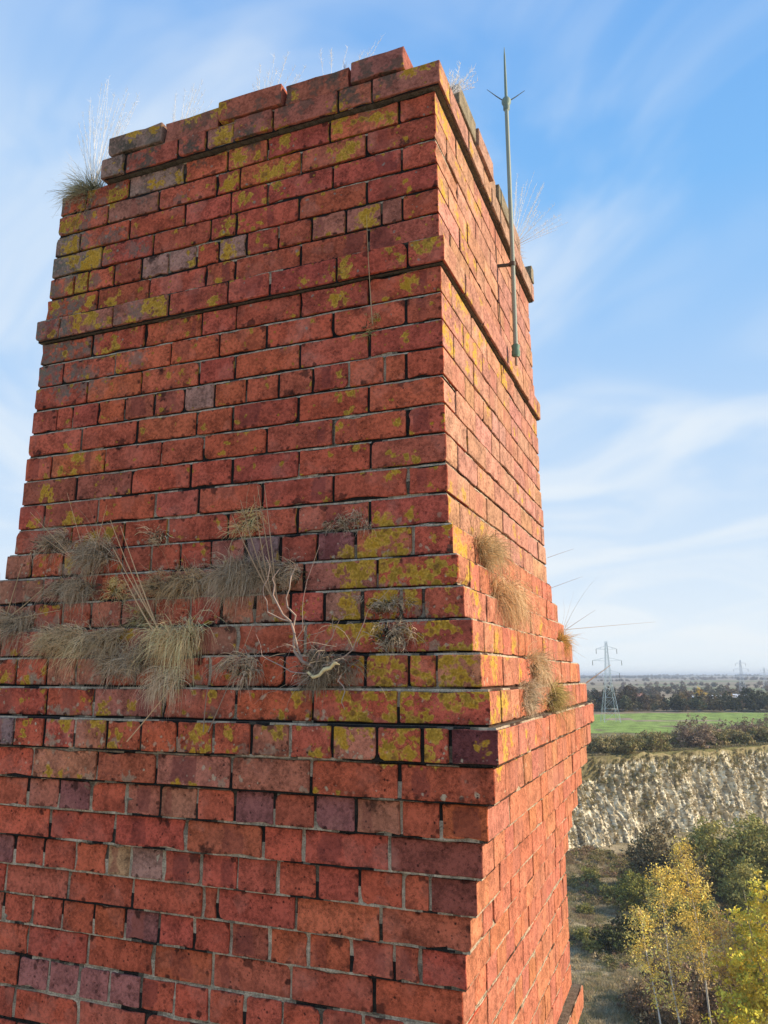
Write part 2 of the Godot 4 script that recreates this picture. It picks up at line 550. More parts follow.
func rosette(d: PackedByteArray, side: int, r: RandomNumberGenerator, x: float, y: float, rad: float, noisy: PackedByteArray) -> void:
	var old := Color(0.55, 0.42, 0.15).lerp(Color(0.72, 0.52, 0.14), r.randf())
	var rim := Color(0.80, 0.62, 0.27)
	if side == 1:
		old = Color(0.70, 0.52, 0.14).lerp(Color(0.76, 0.59, 0.20), r.randf())
		rim = Color(0.78, 0.66, 0.33)
	var o := Vector2(x, y)
	var lobes := 1 if rad < 0.012 else r.randi_range(2, 4)
	for l in lobes:
		var p := o + Vector2(r.randf_range(-1, 1), r.randf_range(-1, 1)) * rad * (0.0 if lobes == 1 else 0.6)
		var q := rad * (0.95 if lobes == 1 else r.randf_range(0.4, 0.85))
		var thick := r.randf_range(0.85, 1.0) if side == 0 else r.randf_range(0.35, 0.65)
		stamp(d, side, p.x, p.y, q * 1.08, 0.0, rim, thick, noisy, 1.7)
		stamp(d, side, p.x, p.y, q * 0.80, 0.0, old, thick * 0.85, noisy, 1.9)
		if r.randf() < 0.35 and q > 0.010:
			stamp(d, side, p.x, p.y, q * 0.38, 0.0, Color(0.46, 0.30, 0.20), 0.6, noisy, 2.2)
	for l in int(rad * 500.0):   # crumbs round it
		var a := r.randf() * TAU
		var p := o + Vector2(cos(a), sin(a)) * rad * r.randf_range(0.8, 1.6)
		stamp(d, side, p.x, p.y, r.randf_range(0.0015, 0.004), 0.0, old, 0.75 if side == 0 else 0.45, noisy, 1.2)


# ------------------------------------------------------------------ the chimney
func stand_out(k: int) -> float:   # metres the course stands out from the shaft
	if STEP.has(k):
		return STEP[k] * 0.001
	if k <= 0:
		return -0.0028
	if k == 7:
		return 0.002
	if k < 17:
		return -0.00175 * (16 - k)
	if k == 36:
		return 0.060
	return 0.019 + 0.0008 * maxi(k - 30, 0)


func course_bottom(k: int) -> float:
	return (16 - k) * COURSE


func face_uv(p: Vector3, n: Vector3) -> Vector2:
	var s := 0
	var x := p.x
	if absf(n.x) > 0.6:
		s = 1
		x = -p.z
	elif n.z < -0.6:
		s = 1
		x = -p.x
	var o := face_px(s, clampf(x, -1.82 if s == 0 else -0.14, 0.14 if s == 0 else 1.82), p.y + (0.0 if absf(n.y) < 0.7 else (p.z if p.z > -0.12 else p.x) * 1.0 - 0.012))
	return Vector2(o.x / 2048.0, clampf(o.y / TALL, 0.001, 0.999))


func clay(r: RandomNumberGenerator, k: int, x: float, sunny: bool) -> Color:
	# fired red, with purple overburnt ones, orange underfired ones and a few buff ones
	var t := r.randf()
	var c := Color(0.585, 0.122, 0.098)
	if t < 0.22:
		c = Color(0.52, 0.110, 0.094)
	elif t < 0.25:
		c = Color(0.45, 0.125, 0.110)
	elif t < 0.42:
		c = Color(0.63, 0.140, 0.098)
	elif t < 0.54:
		c = Color(0.54, 0.128, 0.108)
	if k >= 17 and k <= 25 and t < 0.3:
		c = c.lerp(Color(0.50, 0.27, 0.24), 0.4)
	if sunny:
		c = c.lerp(Color(0.62, 0.355, 0.255) if k < 17 else Color(0.62, 0.245, 0.145), 0.72)  # sunlit side: strong sun washing out the red is put into the colour
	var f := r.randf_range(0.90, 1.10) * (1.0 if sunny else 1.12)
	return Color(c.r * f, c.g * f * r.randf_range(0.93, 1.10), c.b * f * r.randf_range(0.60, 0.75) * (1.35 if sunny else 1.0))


# one brick: a slightly uneven rounded outline on its face, a worn arris, and its body behind
func lay_brick(b: Buf, o: Vector3, U: Vector3, N: Vector3, w: float, h: float, depth: float, col: Color, r: RandomNumberGenerator, detailed: bool, at := Vector3.ZERO, chip := 0.14, other := Color(0, 0, 0)) -> void:
	var V := Vector3.UP
	var out := PackedVector2Array()
	var hw := w * 0.5
	var hh := h * 0.5
	var rad := [r.randf_range(0.0015, 0.004), r.randf_range(0.0015, 0.004), r.randf_range(0.0015, 0.004), r.randf_range(0.0015, 0.004)]
	for i in 4:
		if r.randf() < chip:
			rad[i] = r.randf_range(0.008, 0.018)
	var corner := [Vector2(hw, hh), Vector2(hw, -hh), Vector2(-hw, -hh), Vector2(-hw, hh)]   # clockwise seen from outside
	for i in 4:
		var c: Vector2 = corner[i]
		var before: Vector2 = (corner[(i + 3) % 4] - c).normalized()
		var after: Vector2 = (corner[(i + 1) % 4] - c).normalized()
		var q: float = minf(rad[i], hh * 0.5)
		out.append(c + before * q)
		if detailed:
			out.append(c + (before + after) * q * r.randf_range(0.24, 0.36))
		out.append(c + after * q)
		var nxt: Vector2 = corner[(i + 1) % 4]
		var mids := (3 if i % 2 == 1 else 1) if detailed else 1
		if w < 0.12 and mids == 3:
			mids = 2
		for m in mids:
			var t: float = (m + 1.0 + r.randf_range(-0.3, 0.3)) / (mids + 1.0)
			var pt: Vector2 = c.lerp(nxt, t)
			var inward := Vector2(after.y, -after.x)
			if inward.dot(-pt) < 0:
				inward = -inward
			var dent := r.randf_range(-0.0012, 0.0016)
			if r.randf() < chip * 0.7:
				dent += r.randf_range(0.002, 0.006)
			out.append(pt + inward * dent)
	var n := out.size()
	var ch := r.randf_range(0.0010, 0.0022)
	var tilt_u := r.randf_range(-0.008, 0.008)
	var tilt_v := r.randf_range(-0.018, 0.018)
	var A := PackedVector3Array()
	var B := PackedVector3Array()
	var C := PackedVector3Array()
	for i in n:
		var q := out[i]
		var qi := Vector2(q.x * (1.0 - ch / hw), q.y * (1.0 - ch / hh))
		var lean := q.x * tilt_u + q.y * tilt_v
		A.append(o + U * q.x + V * q.y + N * (lean - ch * r.randf_range(0.8, 1.4)))
		B.append(o + U * qi.x + V * qi.y + N * (lean + r.randf_range(-0.0005, 0.0005)))
		C.append(o + U * q.x + V * q.y - N * depth)
	var mid := o + N * 0.0004
	for i in n:
		var j := (i + 1) % n
		for t3 in [[mid, B[i], B[j]], [B[i], A[i], A[j]], [B[i], A[j], B[j]], [A[i], C[i], C[j]], [A[i], C[j], A[j]]]:
			var p0: Vector3 = t3[0]
			var p1: Vector3 = t3[1]
			var p2: Vector3 = t3[2]
			var nn := (p2 - p0).cross(p1 - p0).normalized()
			if t3[0] == B[i]:
				nn = N
			for p3 in [p0, p1, p2]:
				b.v.append(p3 - at)
				b.c.append(other if (other.r > 0.0 and nn.x > 0.6) else col)  # faces towards the sun take the paler colour with sun painted in
				b.t.append(face_uv(p3, nn))


func build_chimney() -> void:
	chimney = thing("brick_chimney", Vector3(-SIDE / 2, 0, -SIDE / 2), "tall square red brick chimney with lichen and a stepped, grass-grown collar", "chimney")
	var shift := Vector3(SIDE / 2, BASE_Y, SIDE / 2)
	var r := RandomNumberGenerator.new()
	r.seed = 2024
	var rest := Buf.new()
	var crown := Buf.new()
	for k in range(-1, 41):
		var e := stand_out(k)
		var y0 := course_bottom(k)
		var yc := y0 + COURSE * 0.5
		var h := COURSE - JOINT
		var total := SIDE + 2 * e
		var front: Array
		if FRONT.has(k):
			front = FRONT[k].duplicate()
		else:
			front = ([200, 202, 199, 168, 201, 200, 199] if k % 2 == 0 else [99, 60, 99, 101, 98, 102, 100, 99, 101, 97, 99, 100, 102, 99]).duplicate()
		var sum := 0.0
		for l in front:
			sum += l
		# ---- front
		var f := 1.12e-3
		if k > 0:
			f = total / sum if (k < 18 or k > 29) else 1.12e-3
		var at := e if k > -1 else e - 0.108
		var end := -SIDE - e
		for i in front.size():
			var w: float = front[i] * f
			if k > 0 and (i == front.size() - 1 or at - w < end + 0.03):
				w = at - end
			if w < 0.02:
				break
			var gap := JOINT * r.randf_range(0.75, 1.25)
			var first := i == 0 and k >= 0
			var x1 := at - (0.0 if first else gap * 0.5)
			var x0 := at - w + (0.0 if (k > 0 and at - w <= end + 0.001) else gap * 0.5)
			var corner_deep := 0.216 if w < 0.17 else 0.104
			var deep := corner_deep if (first or x0 <= end + 0.002) else 0.1
			var col := clay(r, k, at, false)
			col = special(k, i, col)
			if k <= 0:   # the weathered crown is greyer
				col = col.lerp(Color(0.33, 0.20, 0.145), r.randf_range(0.15, 0.6))
			var lift := 0.0
			var proud := r.randf_range(-0.0018, 0.0018)
			if k == -1:
				lift = [0.0, -0.006, -0.002, -0.010, -0.004][i]
				proud = [0.004, -0.004, 0.010, -0.002, 0.006][i]
				deep = 0.105
			if k == 0:
				proud = [0.0, -0.003, 0.001, 0.006, -0.004, 0.002, -0.003, 0.004][i]
			var c := Vector3((x0 + x1) * 0.5, yc + lift, e + proud)
			var hh := h * r.randf_range(0.975, 1.015)
			if k <= 32:
				var b := Buf.new()
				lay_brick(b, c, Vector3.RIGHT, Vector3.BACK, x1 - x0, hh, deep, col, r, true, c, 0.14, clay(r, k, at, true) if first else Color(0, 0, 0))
				part("brick", b.mesh(), M.brick, chimney, c + shift)
			else:
				lay_brick(rest, c, Vector3.RIGHT, Vector3.BACK, x1 - x0, hh, deep, col, r, false)
			at -= w
			if k > 0 and at <= end + 0.02:
				break
		# ---- the sunlit side
		var corner_w: float = front[0] * f
		var t := -e + (0.216 if corner_w < 0.17 else 0.104) + JOINT
		if k == -1:
			t = 0.204
		var stop := SIDE + e
		var heads := k in [5, 11, 17] or (k >= 18 and corner_w > 0.17)
		var n := 0
		while t < stop - 0.02:
			var w := (0.1075 if heads else 0.2175) * r.randf_range(0.94, 1.05)
			if not heads and (n == 2 or n == 4) and r.randf() < 0.3:
				w *= 0.55
			if not heads and corner_w > 0.17 and n == 0 and k < 18:
				w = 0.218
			if stop - t - w < 0.05:
				w = stop - t
			var skip := k == -1 and (t > 1.08 and t < 1.24)
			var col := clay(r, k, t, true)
			var proud := r.randf_range(-0.0020, 0.0020)
			if k <= 0:
				col = col.lerp(Color(0.40, 0.31, 0.21), r.randf_range(0.2, 0.7))
			var lift := 0.0
			if k == -1:
				proud = [0.004, 0.012, -0.006, 0.004, 0.0, 0.008][n % 6]
				lift = r.randf_range(-0.008, 0.004)
				if n % 3 == 0 or t > 1.2:
					col = Color(0.33, 0.27, 0.18)
			if not skip:
				lay_brick(rest if k > 0 else crown, Vector3(e + proud, yc + lift, -t - w * 0.5), Vector3.FORWARD, Vector3.RIGHT, w - JOINT * r.randf_range(0.4, 1.1) * (0.8 if k > 0 else 1.5), h * r.randf_range(0.975, 1.015), 0.1, col, r, k < 28)
			t += w
			n += 1
		# ---- the two sides turned away
		for side in 2:
			var U := Vector3.LEFT if side == 0 else Vector3.BACK
			var N := Vector3.FORWARD if side == 0 else Vector3.LEFT
			var from := -e + 0.104
			var to := SIDE + e - 0.104
			if side == 1 and k < 1:
				to -= 0.4
			while from < to - 0.02:
				var w := (0.112 if heads else 0.225)
				if to - from - w < 0.06:
					w = to - from
				var m := from + w * 0.5
				var o := Vector3(-m, yc, -SIDE - e) if side == 0 else Vector3(-SIDE - e, yc, -SIDE + m)
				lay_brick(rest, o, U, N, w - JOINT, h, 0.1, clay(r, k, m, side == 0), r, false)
				from += w
	# mortar: the body that the joints show, raked back a little, flush and pale where it has been repointed
	var core := Buf.new()
	for k in range(1, 41):
		mortar_course(core, k, r)
	var cap := Buf.new()
	mortar_course(cap, 0, r)
	for b in [core, cap, rest, crown]:
		for i in b.v.size():
			b.v[i] += shift
	part("mortar", core.mesh(), M.mortar, chimney)
	part("mortar", cap.mesh(), M.mortar, chimney)
	var side_bricks := part("brickwork", rest.mesh(), M.brick, chimney)
	side_bricks.set_meta("kind", "stuff")
	var crown_bricks := part("crown_brickwork", crown.mesh(), M.brick, chimney)
	crown_bricks.set_meta("kind", "stuff")
	# the shaft below, down to the quarry floor, with a spreading base
	var low := Buf.new()
	var top_y := course_bottom(40) + BASE_Y
	var at_top := SIDE / 2 + 0.02
	var levels := [top_y, top_y - 12.0, 3.2, 3.0, -0.3]
	var halves := [at_top, at_top + 0.35, at_top + 0.55, at_top + 0.75, at_top + 0.75]
	var mid := Vector3(0, 0, 0)
	for i in 4:
		for q in 4:
			var a0 := Vector3(1, 0, 1).rotated(Vector3.UP, q * PI / 2)
			var a1 := Vector3(1, 0, 1).rotated(Vector3.UP, (q + 1) * PI / 2)
			low.quad(mid + a0 * halves[i] + Vector3.UP * levels[i], mid + a1 * halves[i] + Vector3.UP * levels[i], mid + a1 * halves[i + 1] + Vector3.UP * levels[i + 1], mid + a0 * halves[i + 1] + Vector3.UP * levels[i + 1], Color(0.42, 0.13, 0.08))
	part("lower_shaft", low.mesh(), M.plain, chimney)


# the odd bricks one notices: buff, purple, grey with crust
func special(k: int, i: int, c: Color) -> Color:
	var buff := Color(0.62, 0.34, 0.17)
	var pale := Color(0.52, 0.26, 0.19)
	var plum := Color(0.40, 0.125, 0.105)
	var grey := Color(0.42, 0.25, 0.18)
	var key := k * 100 + i
	match key:
		2709: return buff
		2708, 1107, 508, 509, 506: return pale
		2600, 2700: return Color(0.36, 0.10, 0.07)
		2503, 2510, 2505, 2713, 2908, 1702: return plum.lerp(Color(0.36, 0.15, 0.13), 0.4)
		2300: return Color(0.20, 0.06, 0.055)
		2313, 1704: return Color(0.34, 0.20, 0.18)
		-96, 7, 406, 307, 308, 105: return grey
		4, 707, 205, 705, 706: return grey.lerp(c, 0.5)
		502, 503, 501: return c.lerp(grey, 0.45)
		3110, 3109, 3108, 3111: return Color(0.48, 0.17, 0.14)
	return c


func mortar_course(b: Buf, k: int, r: RandomNumberGenerator) -> void:
	var e := stand_out(k)
	var y0 := course_bottom(k)
	var top := y0 + COURSE + 0.0
	var back := 0.0065 if k < 9 else (0.0055 if k < 24 else 0.0035)
	var pale := 0.0
	if k >= 9 and k <= 23:
		pale = 0.17
	elif k >= 24:
		pale = 0.26 if k < 27 else 0.40
	var cells := 90
	var dirt := Color(0.035, 0.031, 0.026)
	var lime := Color(0.74, 0.58, 0.40)
	var rows := [y0, y0 + 0.006, y0 + 0.042, top - 0.006, top]
	for side in 4:
		var N: Vector3 = [Vector3.BACK, Vector3.RIGHT, Vector3.FORWARD, Vector3.LEFT][side]
		var U: Vector3 = [Vector3.RIGHT, Vector3.FORWARD, Vector3.LEFT, Vector3.BACK][side]
		var mid := Vector3(-SIDE / 2, 0, -SIDE / 2)
		var half := SIDE / 2 + e - back
		var cut := 0.235 if k == 0 else 0.0
		for i in cells:
			for j in 4:
				var q := []
				for w in [[i, j + 1], [i + 1, j + 1], [i + 1, j], [i, j]]:
					var u: float = (w[0] / float(cells) * 2.0 - 1.0) * half
					var y: float = rows[w[1]]
					var s := mid + U * u
					if k == 0 and side == 3:
						s += N * -cut
					elif k == 0 and side % 2 == 0:
						s.x = maxf(s.x, -SIDE - e + cut)
					var deep := 0.0
					if w[0] > 0 and w[0] < cells:
						deep = noise.get_noise_3d((s.x + N.x) * 9.0, y * 9.0, (s.z + N.z) * 9.0) * 0.005 + noise.get_noise_3d(s.x * 40.0, y * 40.0, s.z * 40.0) * 0.002
					if j == 3 and w[1] == 3 and k > 8 and k < 24:
						deep -= 0.003
					q.append(s + N * (half - maxf(-0.002, deep + 0.0005)) + Vector3.UP * y)
				var p: Vector3 = q[0]
				var lime_share := noise.get_noise_3d(p.x * 5.0 + 40.0, p.y * 7.0, p.z * 5.0) + pale  # how much pale lime shows in the joint
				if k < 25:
					lime_share += [-0.30, -0.16, -0.16, 0.42 if (k > 8 and k < 17) else 0.12][j]
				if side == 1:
					lime_share += 0.05
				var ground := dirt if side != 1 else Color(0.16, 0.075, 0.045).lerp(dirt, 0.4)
				var col := ground.lerp(lime, clampf((lime_share - 0.12) * 5.0, 0.0, 1.0) * r.randf_range(0.6, 1.0))
				for t in [[0, 1, 2], [0, 2, 3]]:
					for z in t:
						b.v.append(q[z])
						b.c.append(col)
						b.t.append(face_uv(q[z], N))
	# its upper and under sides
	for up in 2:
		var half2 := SIDE / 2 + e - back - 0.002
		var y: float = top if up == 1 else y0
		var c := Vector3(-SIDE / 2, y, -SIDE / 2)
		var q2 := [c + Vector3(-half2, 0, -half2), c + Vector3(half2, 0, -half2), c + Vector3(half2, 0, half2), c + Vector3(-half2, 0, half2)]
		if k == 0:
			q2[0].x += 0.235
			q2[3].x += 0.235
		for t in ([[0, 1, 2], [0, 2, 3]] if up == 1 else [[0, 2, 1], [0, 3, 2]]):
			for z in t:
				b.v.append(q2[z])
				b.c.append(dirt.lerp(lime, 0.25))
				b.t.append(face_uv(q2[z], Vector3.BACK))


# ------------------------------------------------------------------ lightning rod on the sunlit side
func build_rod() -> void:
	var p := Vector3(0.034, BASE_Y, -0.815)
	var o := thing("lightning_rod", p, "slim grey green lightning rod with a pronged tip, clamped to the sunlit side", "lightning rod")
	var green := Color(0.22, 0.28, 0.23)
	var worn := Color(0.30, 0.33, 0.27)
	var dark := Color(0.16, 0.17, 0.15)
	var t := Buf.new()
	t.tube([Vector3(0, 0.83, 0), Vector3(0.001, 1.2, 0), Vector3(0, 1.88, 0.001)], [0.0088, 0.0086, 0.0080], 14, worn)
	part("tube", t.mesh(), M.steel, o)
	t = Buf.new()
	t.tube([Vector3(0, 1.90, 0), Vector3(0, 2.0, 0), Vector3(0, 2.12, 0), Vector3(0, 2.165, 0)], [0.0066, 0.0058, 0.0038, 0.0008], 12, green)
	part("spike", t.mesh(), M.steel, o)
	t = Buf.new()
	var ps := []
	var rs := []
	for i in 13:
		var a := PI * i / 12.0
		ps.append(Vector3(0, 1.902 - 0.021 * cos(a), 0))
		rs.append(maxf(0.0082, 0.0195 * sin(a)))
	t.tube(ps, rs, 16, green)
	part("ball", t.mesh(), M.steel, o)
	t = Buf.new()
	t.tube([Vector3(0, 1.862, 0), Vector3(0, 1.866, 0), Vector3(0, 1.880, 0), Vector3(0, 1.884, 0)], [0.009, 0.0135, 0.0135, 0.009], 14, dark.lerp(green, 0.6))
	part("collar", t.mesh(), M.steel, o)
	for s in [-1, 1]:
		t = Buf.new()
		var d := Vector3(0.8 * s, 0, -0.35 * s).normalized()
		t.tube([Vector3(0, 1.907, 0) + d * 0.012, Vector3(0, 1.927, 0) + d * 0.04, Vector3(0, 1.958 , 0) + d * 0.078], [0.0026, 0.0021, 0.001], 7, dark)
		part("prong", t.mesh(), M.steel, o)
	t = Buf.new()
	t.tube([Vector3(0, 0.79, 0), Vector3(0, 0.795, 0), Vector3(0, 0.812, 0), Vector3(0, 0.816, 0), Vector3(0, 0.834, 0), Vector3(0, 0.84, 0)], [0.010, 0.0165, 0.0165, 0.0135, 0.0165, 0.0095], 16, Color(0.13, 0.22, 0.16))
	part("coupling", t.mesh(), M.steel, o)
	t = Buf.new()
	t.tube([Vector3(0, 0.755, 0), Vector3(0, 0.795, 0)], [0.0052, 0.0058], 8, Color(0.34, 0.22, 0.15))
	part("stub", t.mesh(), M.steel, o)
	var rust := Color(0.10, 0.075, 0.055)
	t = Buf.new()
	t.tube([Vector3(0, 1.165, 0), Vector3(0, 1.167, 0), Vector3(0, 1.181, 0), Vector3(0, 1.183, 0)], [0.0088, 0.0135, 0.0135, 0.0088], 14, rust)
	var ring := part("clamp", t.mesh(), M.steel, o)
	t = Buf.new()
	t.bar(Vector3(-0.011, 1.174, 0), Vector3(-0.062, 1.172, 0.012), 0.005, rust)
	part("clamp_arm", t.mesh(), M.steel, ring)


# ------------------------------------------------------------------ grasses and the dead shrub on the ledges
# one dry blade: a narrow ribbon that bends over under its weight
func blade(b: Buf, at: Vector3, dir: Vector3, length: float, width: float, sag: float, col: Color, tip: Color, steps := 4, wild := 0.22) -> void:
	var d := dir.normalized()
	var s := d.cross(Vector3(rng.randf_range(-1, 1), rng.randf_range(-0.4, 0.4), rng.randf_range(-1, 1))).normalized()
	var p := at
	var seg := length / steps
	var curl := Vector3(rng.randf_range(-1, 1), rng.randf_range(-0.5, 0.5), rng.randf_range(-1, 1)) * wild
	for i in steps:
		var w0 := width * (1.0 - float(i) / steps * 0.8)
		var w1 := width * (1.0 - float(i + 1) / steps * 0.8)
		d = (d + Vector3(0, -sag * (i + 0.4) / steps, 0) + curl / steps + Vector3(rng.randfn(), rng.randfn(), rng.randfn()) * wild * 0.35).normalized()
		var q := p + d * seg
		var c0 := col.lerp(tip, float(i) / steps)
		b.quad(p - s * w0 * 0.5, q - s * w1 * 0.5, q + s * w1 * 0.5, p + s * w0 * 0.5, c0)
		p = q


# a mound of dead grass rooted in a ledge of the wall; N is the way the wall faces
func tuft(called: String, label: String, at: Vector3, N: Vector3, wide_: float, high_: float, hang_: float, count: int, dry: Color, tip: Color, sweep := 0.0, stalks := 0) -> void:
	var b := Buf.new()
	var U := Vector3.UP.cross(N)
	var wide := wide_ * 1.15
	var small := 0.98 if N.z > 0.5 else 0.86
	var high := high_ * small
	var hang := hang_ * small
	# wisps: blades that share a root and a lie
	var knots := []
	for i in maxi(8, int(count / 14.0)):
		var ku := clampf(rng.randfn(0, 0.42), -1, 1) * wide * 0.5
		var kd: Vector3 = Vector3.UP * rng.randf_range(-0.5, 1.0) + N * rng.randf_range(0.15, 1.0) + U * (rng.randfn() * 0.75 + sweep + ku / wide * 0.8)
		knots.append([ku, kd.normalized(), rng.randf_range(0.5, 1.15), rng.randf_range(-0.03, 0.03), rng.randf_range(0.7, 1.35), rng.randf_range(0.2, 1.3)])
	for i in int(count * 2.0):
		var kn: Array = knots[rng.randi() % knots.size()]
		var root: Vector3 = U * (kn[0] + rng.randfn() * 0.006) + N * rng.randf_range(-0.02, 0.012) + Vector3.UP * (kn[3] + rng.randf_range(-0.008, 0.010))
		var dir: Vector3 = kn[1] + Vector3(rng.randfn(), rng.randfn(), rng.randfn()) * 0.30
		var len_: float = (high * 0.8 + hang * 0.6) * rng.randf_range(0.55, 1.1) * kn[2]
		var f: float = rng.randf_range(0.75, 1.25) * kn[4]
		var lift := 1.0 if N.z > 0.5 else 0.74
		var c := Color(dry.r * f * 3.2, dry.g * f * 2.8, dry.b * f * 2.5) * lift
		if rng.randf() < 0.16:
			c = Color(0.10, 0.08, 0.05) * f
		var e: Color = Color(tip.r * 1.10, tip.g * 1.0, tip.b * 0.95) * (rng.randf_range(1.5, 2.4) * kn[4] * lift)
		blade(b, root, dir, len_, rng.randf_range(0.0012, 0.0024), kn[5] * (0.5 + hang / maxf(high, 0.02) * 0.7), c, e, 6, 0.62)
	for i in int(count * 0.4):   # matted dead leaves and moss at the root
		var u := clampf(rng.randfn(0, 0.45), -1, 1) * wide * 0.45
		blade(b, U * u + N * rng.randf_range(-0.02, 0.012) + Vector3.UP * rng.randf_range(-0.02, 0.012), Vector3(rng.randf_range(-1, 1), rng.randf_range(-0.5, 0.8), rng.randf_range(-1, 1)) + N * 0.4, high * rng.randf_range(0.25, 0.5), 0.0045, 0.6, Color(0.105, 0.09, 0.05), Color(0.17, 0.14, 0.075), 3)
	for i in stalks:
		var dir := Vector3.UP + U * (sweep * 0.3 + rng.randf_range(-0.35, 0.35)) + N * rng.randf_range(0.0, 0.35)
		blade(b, U * rng.randf_range(-0.3, 0.3) * wide, dir, high * rng.randf_range(1.6, 3.0), 0.0016, 0.18, Color(0.42, 0.30, 0.16), Color(0.52, 0.40, 0.24), 7)
	var o := part(called, b.mesh(), M.grass, self, at)
	tag(o, label, "grass", "dead grass tufts rooted in the chimney joints")


func straws(called: String, label: String, at: Vector3, tips: Array, width: float, col: Color, tip: Color, seeds := 0.0) -> void:
	var b := Buf.new()
	var all := []
	for t in tips:
		all.append(t)
		if seeds > 0.0:
			for i in 2:
				all.append(t * rng.randf_range(0.6, 1.05) + Vector3(rng.randf_range(-0.035, 0.035), 0, rng.randf_range(-0.03, 0.03)))
	for t in all:
		var d: Vector3 = t
		var n := 9
		var p := Vector3(rng.randf_range(-0.012, 0.012), 0, rng.randf_range(-0.008, 0.008))
		var pts := []
		var rad := []
		var bow := Vector3(rng.randf_range(-0.03, 0.03), 0, rng.randf_range(-0.01, 0.03)) * d.length() * 3.0
		for i in n + 1:
			var f := i / float(n)
			pts.append(p + d * f + bow * f * (1.0 - f))
			rad.append(width * (0.42 - 0.28 * f))
		b.tube(pts, rad, 4, col.lerp(tip, 0.5))
		if seeds > 0.0:
			for i in 26:
				var f := 1.0 - seeds * rng.randf()
				var q: Vector3 = p + d * f + bow * f * (1.0 - f)
				var w := Vector3(rng.randf_range(-1, 1), rng.randf_range(0.4, 1.6), rng.randf_range(-1, 1)).normalized() * rng.randf_range(0.008, 0.022)
				var s := w.cross(Vector3(0.3, 0.2, 1)).normalized() * width * 0.30
				var nn := (s * 2.0).cross(w + s).normalized()
				for z in [q - s, q + w, q + s]:
					b.v.append(z)
					b.n.append(nn)
					b.c.append(tip)
	var o := part(called, b.mesh(), M.grass, self, at)
	tag(o, label, "grass")


func ledge(x: float, y: float, out := 0.0) -> Vector3:   # a point on the front, standing on the course at that height
	var k := int(floor(16.0 - y / COURSE)) + 1
	return Vector3(x, BASE_Y + y, stand_out(k) + out)


func ledge_side(t: float, y: float, out := 0.0) -> Vector3:
	var k := int(floor(16.0 - y / COURSE)) + 1
	return Vector3(stand_out(k) + out, BASE_Y + y, -t)


